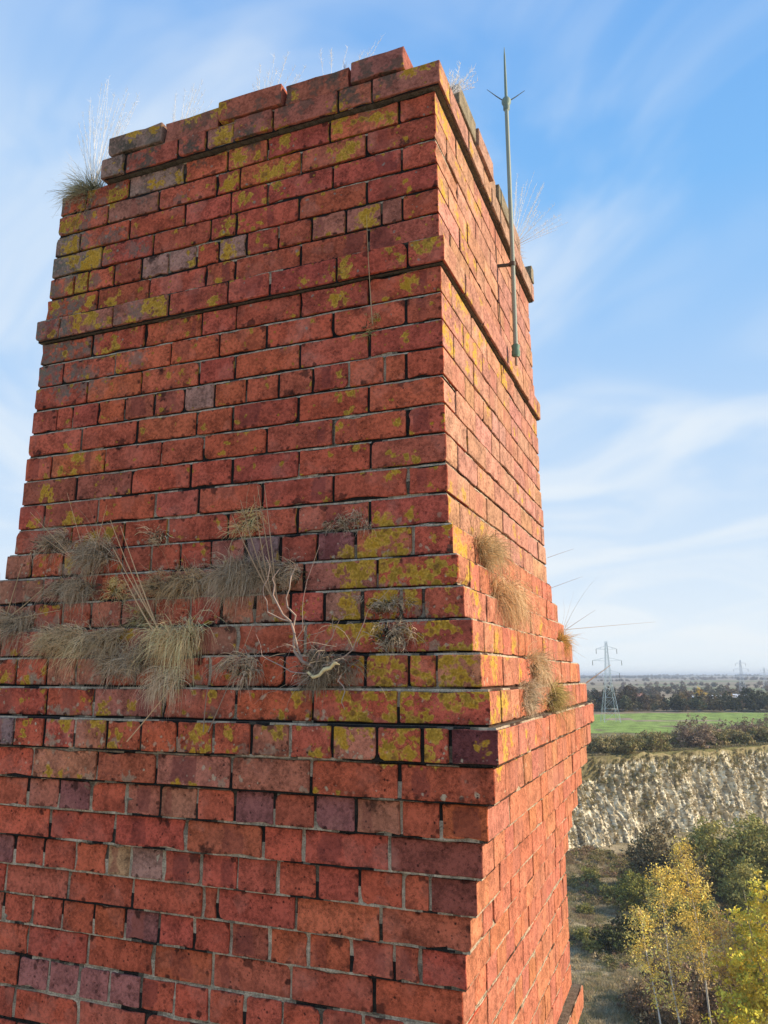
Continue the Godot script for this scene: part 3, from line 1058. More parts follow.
func build_tufts() -> void:
	rng.seed = 31
	var F := Vector3.BACK
	var R := Vector3.RIGHT
	var grey := Color(0.21, 0.17, 0.115)
	var ash := Color(0.27, 0.225, 0.16)
	var straw := Color(0.42, 0.32, 0.17)
	var moss := Color(0.17, 0.16, 0.06)
	tuft("grass_tuft", "flat grey tuft topmost and farthest out on the shaded ledge, by the outer edge", ledge(-1.327, 0.03, 0.0), F, 0.16, 0.07, 0.05, 420, grey, ash, 0.1, 3)
	tuft("grass_tuft", "big grey tuft just in from the outer edge, drooping over two courses", ledge(-1.13, -0.02, 0.01), F, 0.13, 0.08, 0.11, 560, grey, ash, -0.15, 4)
	tuft("grass_tuft", "grey tuft hanging directly below the big drooping outer tuft", ledge(-1.19, -0.13, 0.01), F, 0.20, 0.07, 0.09, 520, grey, ash, 0.1, 0)
	tuft("grass_tuft", "little round brown tuft on bare red bricks beside the outer tufts", ledge(-1.02, -0.14, 0.0), F, 0.08, 0.05, 0.05, 200, Color(0.25, 0.19, 0.09), straw, 0.0, 0)
	tuft("grass_tuft", "dark matted tuft cut off by the picture edge", ledge(-1.40, -0.24, 0.01), F, 0.16, 0.07, 0.12, 480, grey, ash, 0.2, 4)
	tuft("grass_tuft", "long pale tuft combed sideways like a fringe over a ledge", ledge(-1.16, -0.29, 0.01), F, 0.24, 0.08, 0.10, 620, ash, straw, -0.75, 2)
	tuft("grass_tuft", "hanging tuft on the inner end of the combed fringe", ledge(-1.03, -0.29, 0.01), F, 0.15, 0.07, 0.10, 420, grey, Color(0.34, 0.27, 0.16), 0.1, 0)
	tuft("grass_tuft", "small olive brown tuft beside a round yellow lichen spot", ledge(-0.93, -0.235, 0.0), F, 0.11, 0.05, 0.05, 240, Color(0.15, 0.135, 0.06), ash, 0.0, 0)
	tuft("grass_tuft", "spiky grey tuft low on the collar left of the longest hanging tuft", ledge(-0.91, -0.355, 0.01), F, 0.18, 0.07, 0.07, 480, grey, ash, -0.25, 3)
	tuft("grass_tuft", "brown cushion of grass above the longest hanging tuft", ledge(-0.80, -0.13, 0.01), F, 0.20, 0.06, 0.09, 640, Color(0.23, 0.17, 0.09), Color(0.31, 0.25, 0.16), 0.0, 2)
	tuft("grass_tuft", "longest shaggy tuft, hanging like a beard below the tall straw stalks", ledge(-0.775, -0.30, 0.012), F, 0.13, 0.06, 0.24, 560, Color(0.29, 0.23, 0.14), straw, 0.05, 0)
	tuft("grass_tuft", "beard of dead leaves below the tall straw stalks reaching the collar bricks", ledge(-0.76, -0.40, 0.014), F, 0.10, 0.04, 0.14, 380, ash, Color(0.36, 0.29, 0.2), 0.0, 0)
	tuft("grass_tuft", "largest dense grey cushion beside the bare twisted shrub", ledge(-0.605, -0.12, 0.012), F, 0.17, 0.07, 0.13, 800, Color(0.20, 0.165, 0.115), ash, 0.0, 2)
	tuft("grass_tuft", "round brown tuft on the plain wall above the twisted shrub", ledge(-0.60, 0.045, 0.0), F, 0.10, 0.05, 0.05, 260, Color(0.26, 0.2, 0.10), straw, 0.0, 2)
	tuft("grass_tuft", "tiny pale tuft on the plain wall with a white crust at its root", ledge(-0.92, 0.03, 0.0), F, 0.07, 0.06, 0.02, 90, ash, straw, 0.0, 0)
	tuft("grass_tuft", "thin wispy tuft hanging low between bearded tuft and twisted shrub", ledge(-0.54, -0.37, 0.01), F, 0.10, 0.05, 0.10, 170, grey, ash, 0.0, 2)
	tuft("grass_tuft", "flat grey tuft under the wall just above thick yellow lichen", ledge(-0.29, 0.02, 0.0), F, 0.12, 0.035, 0.035, 260, grey, ash, 0.3, 0)
	tuft("grass_tuft", "grey tuft caught in the upper branches of the twisted shrub", ledge(-0.46, -0.12, 0.01), F, 0.14, 0.06, 0.07, 300, grey, ash, 0.1, 2)
	tuft("grass_tuft", "dark root mat under the pale broken stem of the shrub", ledge(-0.30, -0.375, 0.012), F, 0.13, 0.04, 0.09, 620, Color(0.10, 0.085, 0.06), Color(0.2, 0.17, 0.12), 0.0, 0)
	tuft("grass_tuft", "loose knot of grey twigs and grass amid the yellow lichen, lower one", ledge(-0.13, -0.29, 0.008), F, 0.11, 0.05, 0.04, 200, Color(0.17, 0.15, 0.11), ash, 0.3, 0)
	tuft("grass_tuft", "flat web of grey grass amid the yellow lichen, upper one", ledge(-0.16, -0.215, 0.008), F, 0.14, 0.035, 0.02, 200, Color(0.17, 0.15, 0.11), ash, 0.4, 0)
	tuft("grass_tuft", "few green blades on the joint under the projecting band", ledge(-0.23, 0.605, 0.0), F, 0.05, 0.04, 0.02, 60, moss, Color(0.30, 0.24, 0.12), 0.2, 0)
	tuft("grass_tuft", "small tuft on the lowest ledge by the picture edge", ledge(-1.40, -0.47, 0.0), F, 0.06, 0.04, 0.05, 140, grey, ash, 0.0, 0)
	var sunny := Color(0.30, 0.235, 0.13)
	tuft("sunlit_grass_tuft", "bushy sunlit tuft highest on the sunny side near the corner", ledge_side(0.30, -0.03, 0.0), R, 0.15, 0.10, 0.12, 700, sunny, Color(0.40, 0.33, 0.20), 0.0, 4)
	tuft("sunlit_grass_tuft", "tall straw-coloured curtain of grass below the highest sunlit tuft", ledge_side(0.43, -0.16, 0.005), R, 0.20, 0.09, 0.22, 900, Color(0.32, 0.24, 0.14), Color(0.44, 0.33, 0.19), 0.0, 6)
	tuft("sunlit_grass_tuft", "orange-brown tuft standing on the far steps against the sky", ledge_side(1.42, -0.25, 0.0), R, 0.14, 0.13, 0.02, 320, Color(0.28, 0.21, 0.06), Color(0.46, 0.30, 0.12), 0.2, 3)
	tuft("sunlit_grass_tuft", "grey hanging tuft on the sunny ledge nearest the corner, above the collar", ledge_side(0.31, -0.45, 0.0), R, 0.17, 0.06, 0.07, 520, Color(0.22, 0.19, 0.13), Color(0.36, 0.31, 0.22), 0.0, 3)
	tuft("sunlit_grass_tuft", "green tipped tuft spreading over the sunny collar ledge", ledge_side(0.70, -0.46, 0.0), R, 0.30, 0.10, 0.05, 620, Color(0.18, 0.18, 0.06), Color(0.36, 0.28, 0.14), 0.3, 4)
	tuft("sunlit_grass_tuft", "matted straw tuft between the curtain of grass and the green tipped tuft", ledge_side(0.55, -0.37, 0.0), R, 0.22, 0.06, 0.12, 520, Color(0.28, 0.23, 0.14), Color(0.42, 0.34, 0.22), 0.0, 2)
	tuft("crown_grass_tuft", "green grey tuft growing on the broken outer corner of the crown", Vector3(-1.375, BASE_Y + 1.345, -0.06), F, 0.11, 0.17, 0.01, 520, Color(0.10, 0.11, 0.055), Color(0.30, 0.26, 0.17), -0.15, 0)
	tuft("crown_grass_tuft", "tuft with pale plumes on top of the crown behind the lightning rod", Vector3(-0.03, BASE_Y + 1.43, -1.17), R, 0.10, 0.07, 0.02, 220, Color(0.30, 0.24, 0.14), Color(0.5, 0.42, 0.3), 0.2, 0)
	# tall stalks
	var tan := Color(0.85, 0.57, 0.31)
	straws("straw_stalks", "tall pair of straw stalks rising from the longest shaggy tuft", ledge(-0.80, -0.30, 0.02), [Vector3(-0.20, 0.36, 0.03), Vector3(-0.145, 0.335, 0.04), Vector3(-0.12, 0.20, 0.04), Vector3(-0.17, 0.27, 0.05)], 0.0062, tan, tan)
	straws("straw_stalks", "straw stalks rising beside the twisted shrub past the round brown tuft", ledge(-0.47, -0.20, 0.02), [Vector3(-0.10, 0.29, 0.03), Vector3(-0.115, 0.24, 0.05), Vector3(-0.055, 0.30, 0.03), Vector3(-0.04, 0.33, 0.02), Vector3(-0.07, 0.33, 0.01)], 0.0058, tan, Color(0.42, 0.24, 0.17))
	straws("straw_stalks", "thin straw lying slantwise over the collar bricks below the beard", ledge(-0.84, -0.56, 0.02), [Vector3(0.15, 0.16, 0.0)], 0.0045, tan, tan)
	straws("straw_stalks", "thin slanting straw crossing the bricks below the wispy tuft", ledge(-0.60, -0.53, 0.02), [Vector3(0.12, 0.27, 0.0), Vector3(0.02, 0.2, 0.0)], 0.0042, Color(0.40, 0.27, 0.2), Color(0.42, 0.3, 0.2))
	straws("straw_stalks", "pale bent straws sticking out of the cut-off tuft", ledge(-1.42, -0.22, 0.02), [Vector3(0.26, 0.02, 0.05), Vector3(0.22, 0.10, 0.06), Vector3(0.1, 0.16, 0.05)], 0.005, Color(0.5, 0.4, 0.25), tan)
	straws("straw_stalks", "long thin straws leaning from the big drooping outer tuft", ledge(-1.15, -0.08, 0.02), [Vector3(-0.10, 0.26, 0.02), Vector3(-0.20, 0.20, 0.05), Vector3(0.1, 0.2, 0.05), Vector3(-0.17, 0.12, 0.05)], 0.0036, tan, tan)
	straws("straw_stalk", "single dead stem hanging across the projecting band", ledge(-0.225, 0.60, 0.012), [Vector3(-0.012, 0.34, 0.02)], 0.0042, Color(0.40, 0.27, 0.16), tan)
	straws("straw_stalk", "thin straw sticking out from the far steps beside the field", ledge_side(1.50, -0.42, 0.02), [Vector3(0.10, 0.075, -0.05)], 0.006, Color(0.5, 0.42, 0.3), tan)
	straws("straw_stalk", "long wisp reaching out level from the orange-brown tuft into the sky", ledge_side(1.42, -0.20, 0.02), [Vector3(0.36, 0.035, -0.18), Vector3(0.12, 0.08, -0.03)], 0.0024, Color(0.5, 0.4, 0.3), tan)
	straws("straw_stalk", "upper wisp curving out from the far edge of the shaft", Vector3(0.0, BASE_Y + 0.12, -1.49), [Vector3(0.115, 0.035, -0.01)], 0.0022, Color(0.5, 0.4, 0.3), tan)
	straws("straw_stalk", "lower wisp curving out from the far edge of the shaft", Vector3(0.0, BASE_Y - 0.02, -1.49), [Vector3(0.15, 0.05, -0.01)], 0.0022, Color(0.5, 0.4, 0.3), tan)
	var white := Color(1.0, 0.97, 0.92)  # near-white colour paints in the glow of backlit stalks
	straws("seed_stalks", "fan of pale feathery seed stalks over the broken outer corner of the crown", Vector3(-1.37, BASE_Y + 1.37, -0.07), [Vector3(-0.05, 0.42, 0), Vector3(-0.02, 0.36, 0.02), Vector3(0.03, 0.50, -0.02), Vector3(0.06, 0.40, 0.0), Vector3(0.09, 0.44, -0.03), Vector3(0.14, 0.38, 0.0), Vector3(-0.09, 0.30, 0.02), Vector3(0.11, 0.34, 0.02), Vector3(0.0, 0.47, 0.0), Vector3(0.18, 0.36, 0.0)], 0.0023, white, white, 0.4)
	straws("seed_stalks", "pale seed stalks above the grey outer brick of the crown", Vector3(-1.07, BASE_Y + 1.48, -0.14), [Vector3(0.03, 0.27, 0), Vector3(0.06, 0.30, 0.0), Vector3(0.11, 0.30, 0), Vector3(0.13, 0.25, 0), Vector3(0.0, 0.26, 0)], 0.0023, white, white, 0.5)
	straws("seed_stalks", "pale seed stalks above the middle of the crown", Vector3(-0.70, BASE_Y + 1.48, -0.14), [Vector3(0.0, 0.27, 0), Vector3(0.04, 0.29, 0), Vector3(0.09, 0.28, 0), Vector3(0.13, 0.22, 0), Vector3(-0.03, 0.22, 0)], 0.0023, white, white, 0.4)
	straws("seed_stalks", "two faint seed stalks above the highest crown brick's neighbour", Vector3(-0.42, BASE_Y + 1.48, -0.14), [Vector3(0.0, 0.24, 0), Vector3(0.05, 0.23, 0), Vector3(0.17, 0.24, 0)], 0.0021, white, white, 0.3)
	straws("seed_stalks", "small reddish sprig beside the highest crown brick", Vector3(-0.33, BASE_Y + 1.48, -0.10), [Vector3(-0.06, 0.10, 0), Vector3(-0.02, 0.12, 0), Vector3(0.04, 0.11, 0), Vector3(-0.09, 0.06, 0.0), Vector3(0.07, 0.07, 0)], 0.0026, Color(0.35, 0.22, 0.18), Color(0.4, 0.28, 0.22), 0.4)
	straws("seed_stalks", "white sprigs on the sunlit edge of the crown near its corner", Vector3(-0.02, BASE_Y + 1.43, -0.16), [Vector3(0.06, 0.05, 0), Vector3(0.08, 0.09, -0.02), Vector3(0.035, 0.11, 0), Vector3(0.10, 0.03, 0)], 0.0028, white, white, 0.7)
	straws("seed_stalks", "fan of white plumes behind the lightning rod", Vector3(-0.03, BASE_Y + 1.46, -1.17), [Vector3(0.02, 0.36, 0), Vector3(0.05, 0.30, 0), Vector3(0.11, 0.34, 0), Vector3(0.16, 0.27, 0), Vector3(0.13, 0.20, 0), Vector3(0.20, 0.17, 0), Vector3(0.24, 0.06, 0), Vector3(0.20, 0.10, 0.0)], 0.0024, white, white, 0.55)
	build_shrub()


# the small dead shrub: twisted bare stems and a pale broken stump
func build_shrub() -> void:
	var at := ledge(-0.308, -0.385, 0.03)
	var o := thing("dead_shrub", at, "bare twisted dead shrub with a pale broken stem, rooted in the collar", "shrub")
	var bark := Color(0.36, 0.235, 0.19)
	var ash := Color(0.44, 0.33, 0.26)
	var stems := [
		[[Vector3(0, 0, 0), Vector3(-0.035, 0.03, 0.01), Vector3(-0.06, 0.075, 0.012), Vector3(-0.068, 0.13, 0.015), Vector3(-0.105, 0.175, 0.02), Vector3(-0.115, 0.225, 0.02), Vector3(-0.10, 0.265, 0.025)], [0.0085, 0.0078, 0.0066, 0.0056, 0.0046, 0.0038, 0.002]],
		[[Vector3(-0.035, 0.03, 0.01), Vector3(-0.052, 0.09, 0.02), Vector3(-0.052, 0.145, 0.02), Vector3(-0.075, 0.19, 0.03), Vector3(-0.063, 0.24, 0.03), Vector3(-0.045, 0.275, 0.03)], [0.006, 0.0052, 0.0046, 0.0036, 0.003, 0.0016]],
		[[Vector3(-0.06, 0.075, 0.012), Vector3(-0.028, 0.15, 0.03), Vector3(-0.014, 0.23, 0.035), Vector3(0.02, 0.32, 0.035)], [0.0026, 0.0020, 0.0015, 0.0008]],
		[[Vector3(-0.068, 0.13, 0.015), Vector3(-0.13, 0.155, 0.025), Vector3(-0.145, 0.2, 0.025), Vector3(-0.13, 0.24, 0.03), Vector3(-0.14, 0.3, 0.03)], [0.004, 0.0032, 0.0026, 0.002, 0.001]],
		[[Vector3(0.0, 0.01, 0), Vector3(0.02, 0.06, 0.02), Vector3(0.05, 0.085, 0.02), Vector3(0.075, 0.13, 0.03)], [0.004, 0.003, 0.0024, 0.001]],
		[[Vector3(0.02, 0.02, 0.01), Vector3(0.075, 0.035, 0.02), Vector3(0.12, 0.08, 0.03), Vector3(0.15, 0.15, 0.03), Vector3(0.21, 0.21, 0.02)], [0.0034, 0.0028, 0.002, 0.0014, 0.0008]],
		[[Vector3(-0.02, 0.0, 0.01), Vector3(-0.085, 0.02, 0.03), Vector3(-0.14, 0.045, 0.03), Vector3(-0.16, 0.1, 0.03)], [0.0034, 0.0026, 0.0018, 0.0008]],
		[[Vector3(0.075, -0.005, 0.02), Vector3(0.083, -0.03, 0.02), Vector3(0.08, -0.06, 0.02), Vector3(0.088, -0.085, 0.02)], [0.0042, 0.0032, 0.0022, 0.001]],
	]
	for s in stems:
		var b := Buf.new()
		var fine := []
		var thin := []
		for i in s[0].size():
			fine.append(s[0][i])
			thin.append(s[1][i] * 0.5)
			if i < s[0].size() - 1:
				fine.append(s[0][i].lerp(s[0][i + 1], 0.5) + Vector3(rng.randf_range(-1, 1), rng.randf_range(-0.5, 0.5), rng.randf_range(-1, 1)) * 0.013)
				thin.append(s[1][i] * 0.45)
		b.tube(fine, thin, 7, bark.lerp(ash, rng.randf()), 0.12)
		part("stem", b.mesh(), M.bark, o)
	var p := Buf.new()
	p.tube([Vector3(-0.016, 0.004, 0.015), Vector3(0.002, -0.008, 0.022), Vector3(0.022, -0.003, 0.028), Vector3(0.036, 0.010, 0.031), Vector3(0.054, 0.014, 0.034), Vector3(0.066, 0.026, 0.036), Vector3(0.079, 0.022, 0.036)], [0.003, 0.0046, 0.0036, 0.0052, 0.0040, 0.0044, 0.001], 9, Color(0.85, 0.66, 0.34), 0.22)
	part("broken_stem", p.mesh(), M.bark, o)
	var tw := Buf.new()
	for i in 60:
		var a := Vector3(rng.randf_range(-0.09, 0.14), rng.randf_range(-0.04, 0.12), rng.randf_range(0.0, 0.03))
		var d := Vector3(rng.randf_range(-1, 1), rng.randf_range(-0.4, 1), rng.randf_range(0, 0.6)).normalized()
		blade(tw, a, d, rng.randf_range(0.05, 0.14), 0.0019, 0.35, Color(0.30, 0.24, 0.18), Color(0.46, 0.37, 0.29), 6, 0.6)
	part("twigs", tw.mesh(), M.grass, o).set_meta("kind", "stuff")


# ------------------------------------------------------------------ the land
# the cliff edge runs obliquely: EDGE_AT + ALONG * s; OUT points into the old quarry
const EDGE_AT := Vector3(-19.8, 0, -161.0)
const ALONG := Vector3(0.6186, 0, -0.7857)
const OUT := Vector3(0.7857, 0, 0.6186)


func grid(us: Array, vs: Array, at: Callable, col: Callable, smooth := true) -> ArrayMesh:
	var b := Buf.new()
	var P := []
	var C := []
	for v in vs:
		for u in us:
			var p: Vector3 = at.call(u, v)
			P.append(p)
			C.append(col.call(p))
	var w := us.size()
	var idx := PackedInt32Array()
	for j in vs.size() - 1:
		for i in w - 1:
			var q := j * w + i
			idx.append_array([q, q + w + 1, q + 1, q, q + w, q + w + 1])
	var st := SurfaceTool.new()
	st.begin(Mesh.PRIMITIVE_TRIANGLES)
	st.set_smooth_group(0)
	for i in P.size():
		st.set_color(C[i])
		st.add_vertex(P[i])
	for i in idx:
		st.add_index(i)
	if not smooth:
		st.deindex()
	else:
		st.generate_normals()
	return st.commit()


func floor_height(x: float, z: float) -> float:
	var d := (Vector3(x, 0, z) - EDGE_AT).dot(OUT)      # distance out from the cliff edge
	var talus := clampf((34.0 - d) / 30.0, 0.0, 1.0)
	return noise.get_noise_2d(x * 0.02, z * 0.02) * 1.0 + noise.get_noise_2d(x * 0.11, z * 0.11) * 0.3 + talus * talus * 2.2


func steps(a: float, b: float, n: int, bend := 1.0) -> Array:
	var r := []
	for i in n + 1:
		var t := i / float(n)
		r.append(lerpf(a, b, pow(t, bend)))
	return r


func build_land() -> void:
	# quarry floor: rough autumn grass, brown bramble patches, bare pale spots
	var xs := steps(-1500.0, -60.0, 10)
	xs.append_array(steps(-58.0, 60.0, 84))
	xs.append_array(steps(70.0, 1500.0, 10))
	var zs := steps(3000.0, 20.0, 12)
	zs.append_array(steps(10.0, -70.0, 20))
	zs.append_array(steps(-71.4, -190.0, 84))
	zs.append_array(steps(-200.0, -700.0, 8))
	structure("quarry_floor", grid(xs, zs, func(x: float, z: float) -> Vector3:
		var d := (Vector3(x, 0, z) - EDGE_AT).dot(OUT)
		return Vector3(x, floor_height(x, z) - clampf((-d - 8.0) * 0.02, 0.0, 3.0), z),
		func(p: Vector3) -> Color:
			var n := noise.get_noise_2d(p.x * 0.05 + 7.0, p.z * 0.05)
			var m := noise.get_noise_2d(p.x * 0.21, p.z * 0.21 + 50.0)
			var c := Color(0.34, 0.275, 0.15).lerp(Color(0.46, 0.37, 0.235), clampf(m * 1.3 + 0.5, 0, 1))
			c = c.lerp(Color(0.25, 0.22, 0.10), clampf(n * 2.2 + 0.25, 0, 1))
			c = c.lerp(Color(0.46, 0.43, 0.35), clampf((p.z + 40.0 + n * 60.0) / 30.0, 0, 0.8))   # pale chalk floor out of view, added to bounce light onto the shaded front
			return c), M.soil)
	# plateau to the horizon, with a green winter crop field and low hills far off
	var ss := []
	for t in steps(0.0, 1.0, 26, 2.6):
		ss.append(t * 9000.0)
	var left := []
	for i in range(ss.size() - 1, 0, -1):
		left.append(-ss[i])
	left.append_array(ss)
	var qs := [-0.02, 0.0]
	for t in steps(0.0, 1.0, 60, 2.4):
		qs.append(4.0 + t * 8200.0)
	structure("plateau", grid(left, qs, func(s: float, q: float) -> Vector3:
		var p := EDGE_AT + ALONG * s - OUT * q
		return Vector3(p.x - (OUT.x * 3.0 if q < 0.0 else 0.0), plateau_height(p) - (9.0 if q < 0.0 else 0.0), p.z - (OUT.z * 3.0 if q < 0.0 else 0.0)),
		func(p: Vector3) -> Color:
			var n := noise.get_noise_2d(p.x * 0.0031, p.z * 0.0031)
			var m := noise.get_noise_2d(p.x * 0.013 + 9.0, p.z * 0.013)
			var c := Color(0.25, 0.19, 0.11).lerp(Color(0.33, 0.26, 0.17), clampf(m + 0.5, 0, 1))
			if n > 0.10:
				c = Color(0.17, 0.21, 0.07)
			elif n < -0.16:
				c = Color(0.38, 0.30, 0.20)
			if (p - EDGE_AT).dot(-OUT) < 60.0:
				c = Color(0.25, 0.205, 0.10).lerp(Color(0.19, 0.175, 0.07), clampf(m * 2.0 + 0.5, 0, 1))
			return c), M.field)
	structure("crop_field", grid(steps(0.0, 1.0, 110), steps(0.0, 1.0, 30), func(u: float, v: float) -> Vector3:
		var near := Vector3(-440, 0, -61).lerp(Vector3(140, 0, -295), u)
		var far := Vector3(-570, 0, -159).lerp(Vector3(150, 0, -437), u)
		var p := near.lerp(far, v)
		return Vector3(p.x, plateau_height(p) + 0.06, p.z),
		func(p: Vector3) -> Color:
			var n := noise.get_noise_2d(p.x * 0.02, p.z * 0.05)
			return Color(0.25, 0.36, 0.075).lerp(Color(0.31, 0.40, 0.11), clampf(n + 0.4, 0, 1))), M.field)


func plateau_height(p: Vector3) -> float:
	var d := Vector2(p.x, p.z).length()
	var far := clampf((d - 900.0) / 5000.0, 0.0, 1.0)
	var hills := noise.get_noise_2d(p.x * 0.00035 + 3.0, p.z * 0.00035) * 18.0 + 15.0
	return PLATEAU_Y + noise.get_noise_2d(p.x * 0.01, p.z * 0.01) * 0.5 - 1.0 * clampf((d - 300.0) / 300.0, 0.0, 1.0) + far * hills


func cliff_point(s: float, v: float) -> Vector3:
	# v from 0 at the foot to 1 at the rim
	var p := EDGE_AT + ALONG * s
	var y := lerpf(-1.0, PLATEAU_Y + 0.05, v)
	var lean := (1.0 - v) * 4.2 + 1.2 * (1.0 - v) * (1.0 - v)
	var buttress := noise.get_noise_2d(s * 0.05, v * 0.4) * 3.0
	var crag := absf(noise.get_noise_3d(s * 0.45, y * 0.10, 3.0)) * 1.3 + noise.get_noise_3d(s * 1.2, y * 0.34, 8.0) * 0.8 + noise.get_noise_3d(s * 3.1, y * 2.0, 1.0) * 0.55
	var fade := minf(1.0, (1.0 - v) * 5.0)
	p += OUT * (lean + buttress * fade + crag * fade - 1.2 * fade)
	p.y = y + (noise.get_noise_2d(s * 0.12, 5.0) * 1.1 - 0.3) * v * v
	return p


func build_cliff() -> void:
	var ss := steps(-420.0, -125.0, 110)
	ss.append_array(steps(-124.0, -34.2, 180))
	ss.append_array(steps(-33.7, 75.0, 450))
	ss.append_array(steps(77.0, 260.0, 70))
	structure("quarry_cliff", grid(ss, steps(0.0, 1.0, 80), cliff_point,
		func(p: Vector3) -> Color:
			var n := noise.get_noise_3d(p.x * 0.8, p.y * 0.33, p.z * 0.8)
			var m := noise.get_noise_3d(p.x * 2.1, p.y * 1.0, p.z * 2.1)
			var w := noise.get_noise_3d(p.x * 0.10 + 4.0, p.y * 0.14, p.z * 0.10)
			var t := noise.get_noise_2d((p.x * ALONG.x + p.z * ALONG.z) * 0.9, p.y * 0.16)
			var c := Color(0.86, 0.77, 0.56).lerp(Color(0.56, 0.46, 0.29), clampf(n * 2.8 + 0.36, 0, 1))
			c = c.lerp(Color(0.30, 0.24, 0.15), clampf(t * 3.8 - 0.05, 0, 0.8))
			c = c.lerp(Color(0.11, 0.095, 0.06), clampf(m * 4.5 - 0.75 + w * 1.2 + t, 0, 0.85))
			var green := (p.y - 16.6 + clampf((p.z + 182.0) * 0.18, 0.0, 4.0)) * 0.28 + w * 2.4 + m * 1.5 + clampf((p.y - 16.4) * 1.5, 0.0, 2.0)
			c = c.lerp(Color(0.36, 0.28, 0.145).lerp(Color(0.27, 0.235, 0.10), clampf(n + 0.5, 0, 1)), clampf(green, 0, 0.92))
			return c, false), M.rock)


# ------------------------------------------------------------------ far things
func build_far_things() -> void:
	rng.seed = 77
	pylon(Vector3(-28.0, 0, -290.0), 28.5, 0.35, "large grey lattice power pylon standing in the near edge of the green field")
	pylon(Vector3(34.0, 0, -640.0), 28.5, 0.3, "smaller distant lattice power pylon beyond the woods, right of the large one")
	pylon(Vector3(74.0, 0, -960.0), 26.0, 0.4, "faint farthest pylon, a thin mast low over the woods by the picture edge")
	shed(Vector3(8.0, 0, -474.0), 17.5, 4.2, 9.0, "long low pale grey barn among the trees beyond the field", Color(0.52, 0.53, 0.55), Color(0.40, 0.40, 0.42))
	shed(Vector3(-37.0, 0, -522.0), 15.0, 4.0, 8.0, "low building with a reddish roof behind the tree belt", Color(0.34, 0.17, 0.12), Color(0.45, 0.33, 0.26))
	shed(Vector3(26.0, 0, -540.0), 12.0, 4.0, 8.0, "small pale-roofed shed behind the grey barn", Color(0.6, 0.6, 0.6), Color(0.4, 0.38, 0.36))


func shed(at: Vector3, long: float, high: float, deep: float, label: String, roof: Color, wall: Color) -> void:
	at.y = plateau_height(at)
	var o := thing("barn", at, label, "barn")
	o.rotation.y = 0.12
	var b := Buf.new()
	b.box(Vector3(0, high * 0.5 - 0.3, 0), Vector3(long / 2, 0, 0), Vector3(0, high * 0.5, 0), Vector3(0, 0, deep / 2), wall)
	part("wall", b.mesh(), M.plain, o)
	b = Buf.new()
	var y0 := high - 0.3
	var y1 := high + 1.7
	var x := long / 2 + 0.4
	var z := deep / 2 + 0.5
	b.quad(Vector3(-x, y0, z), Vector3(-x, y1, 0), Vector3(x, y1, 0), Vector3(x, y0, z), roof)
	b.quad(Vector3(x, y0, -z), Vector3(x, y1, 0), Vector3(-x, y1, 0), Vector3(-x, y0, -z), roof)
	b.tri(Vector3(-x, y0, -z), Vector3(-x, y1, 0), Vector3(-x, y0, z), wall)
	b.tri(Vector3(x, y0, z), Vector3(x, y1, 0), Vector3(x, y0, -z), wall)
	b.quad(Vector3(-x, y0, -z), Vector3(-x, y0, z), Vector3(x, y0, z), Vector3(x, y0, -z), wall)
	part("roof", b.mesh(), M.plain, o)
	for i in 3:
		b = Buf.new()
		b.box(Vector3((i - 1) * long * 0.28, 1.5, deep / 2 + 0.04), Vector3(1.3, 0, 0), Vector3(0, 1.5, 0), Vector3(0, 0, 0.05), Color(0.12, 0.12, 0.12))
		part("door", b.mesh(), M.plain, o)


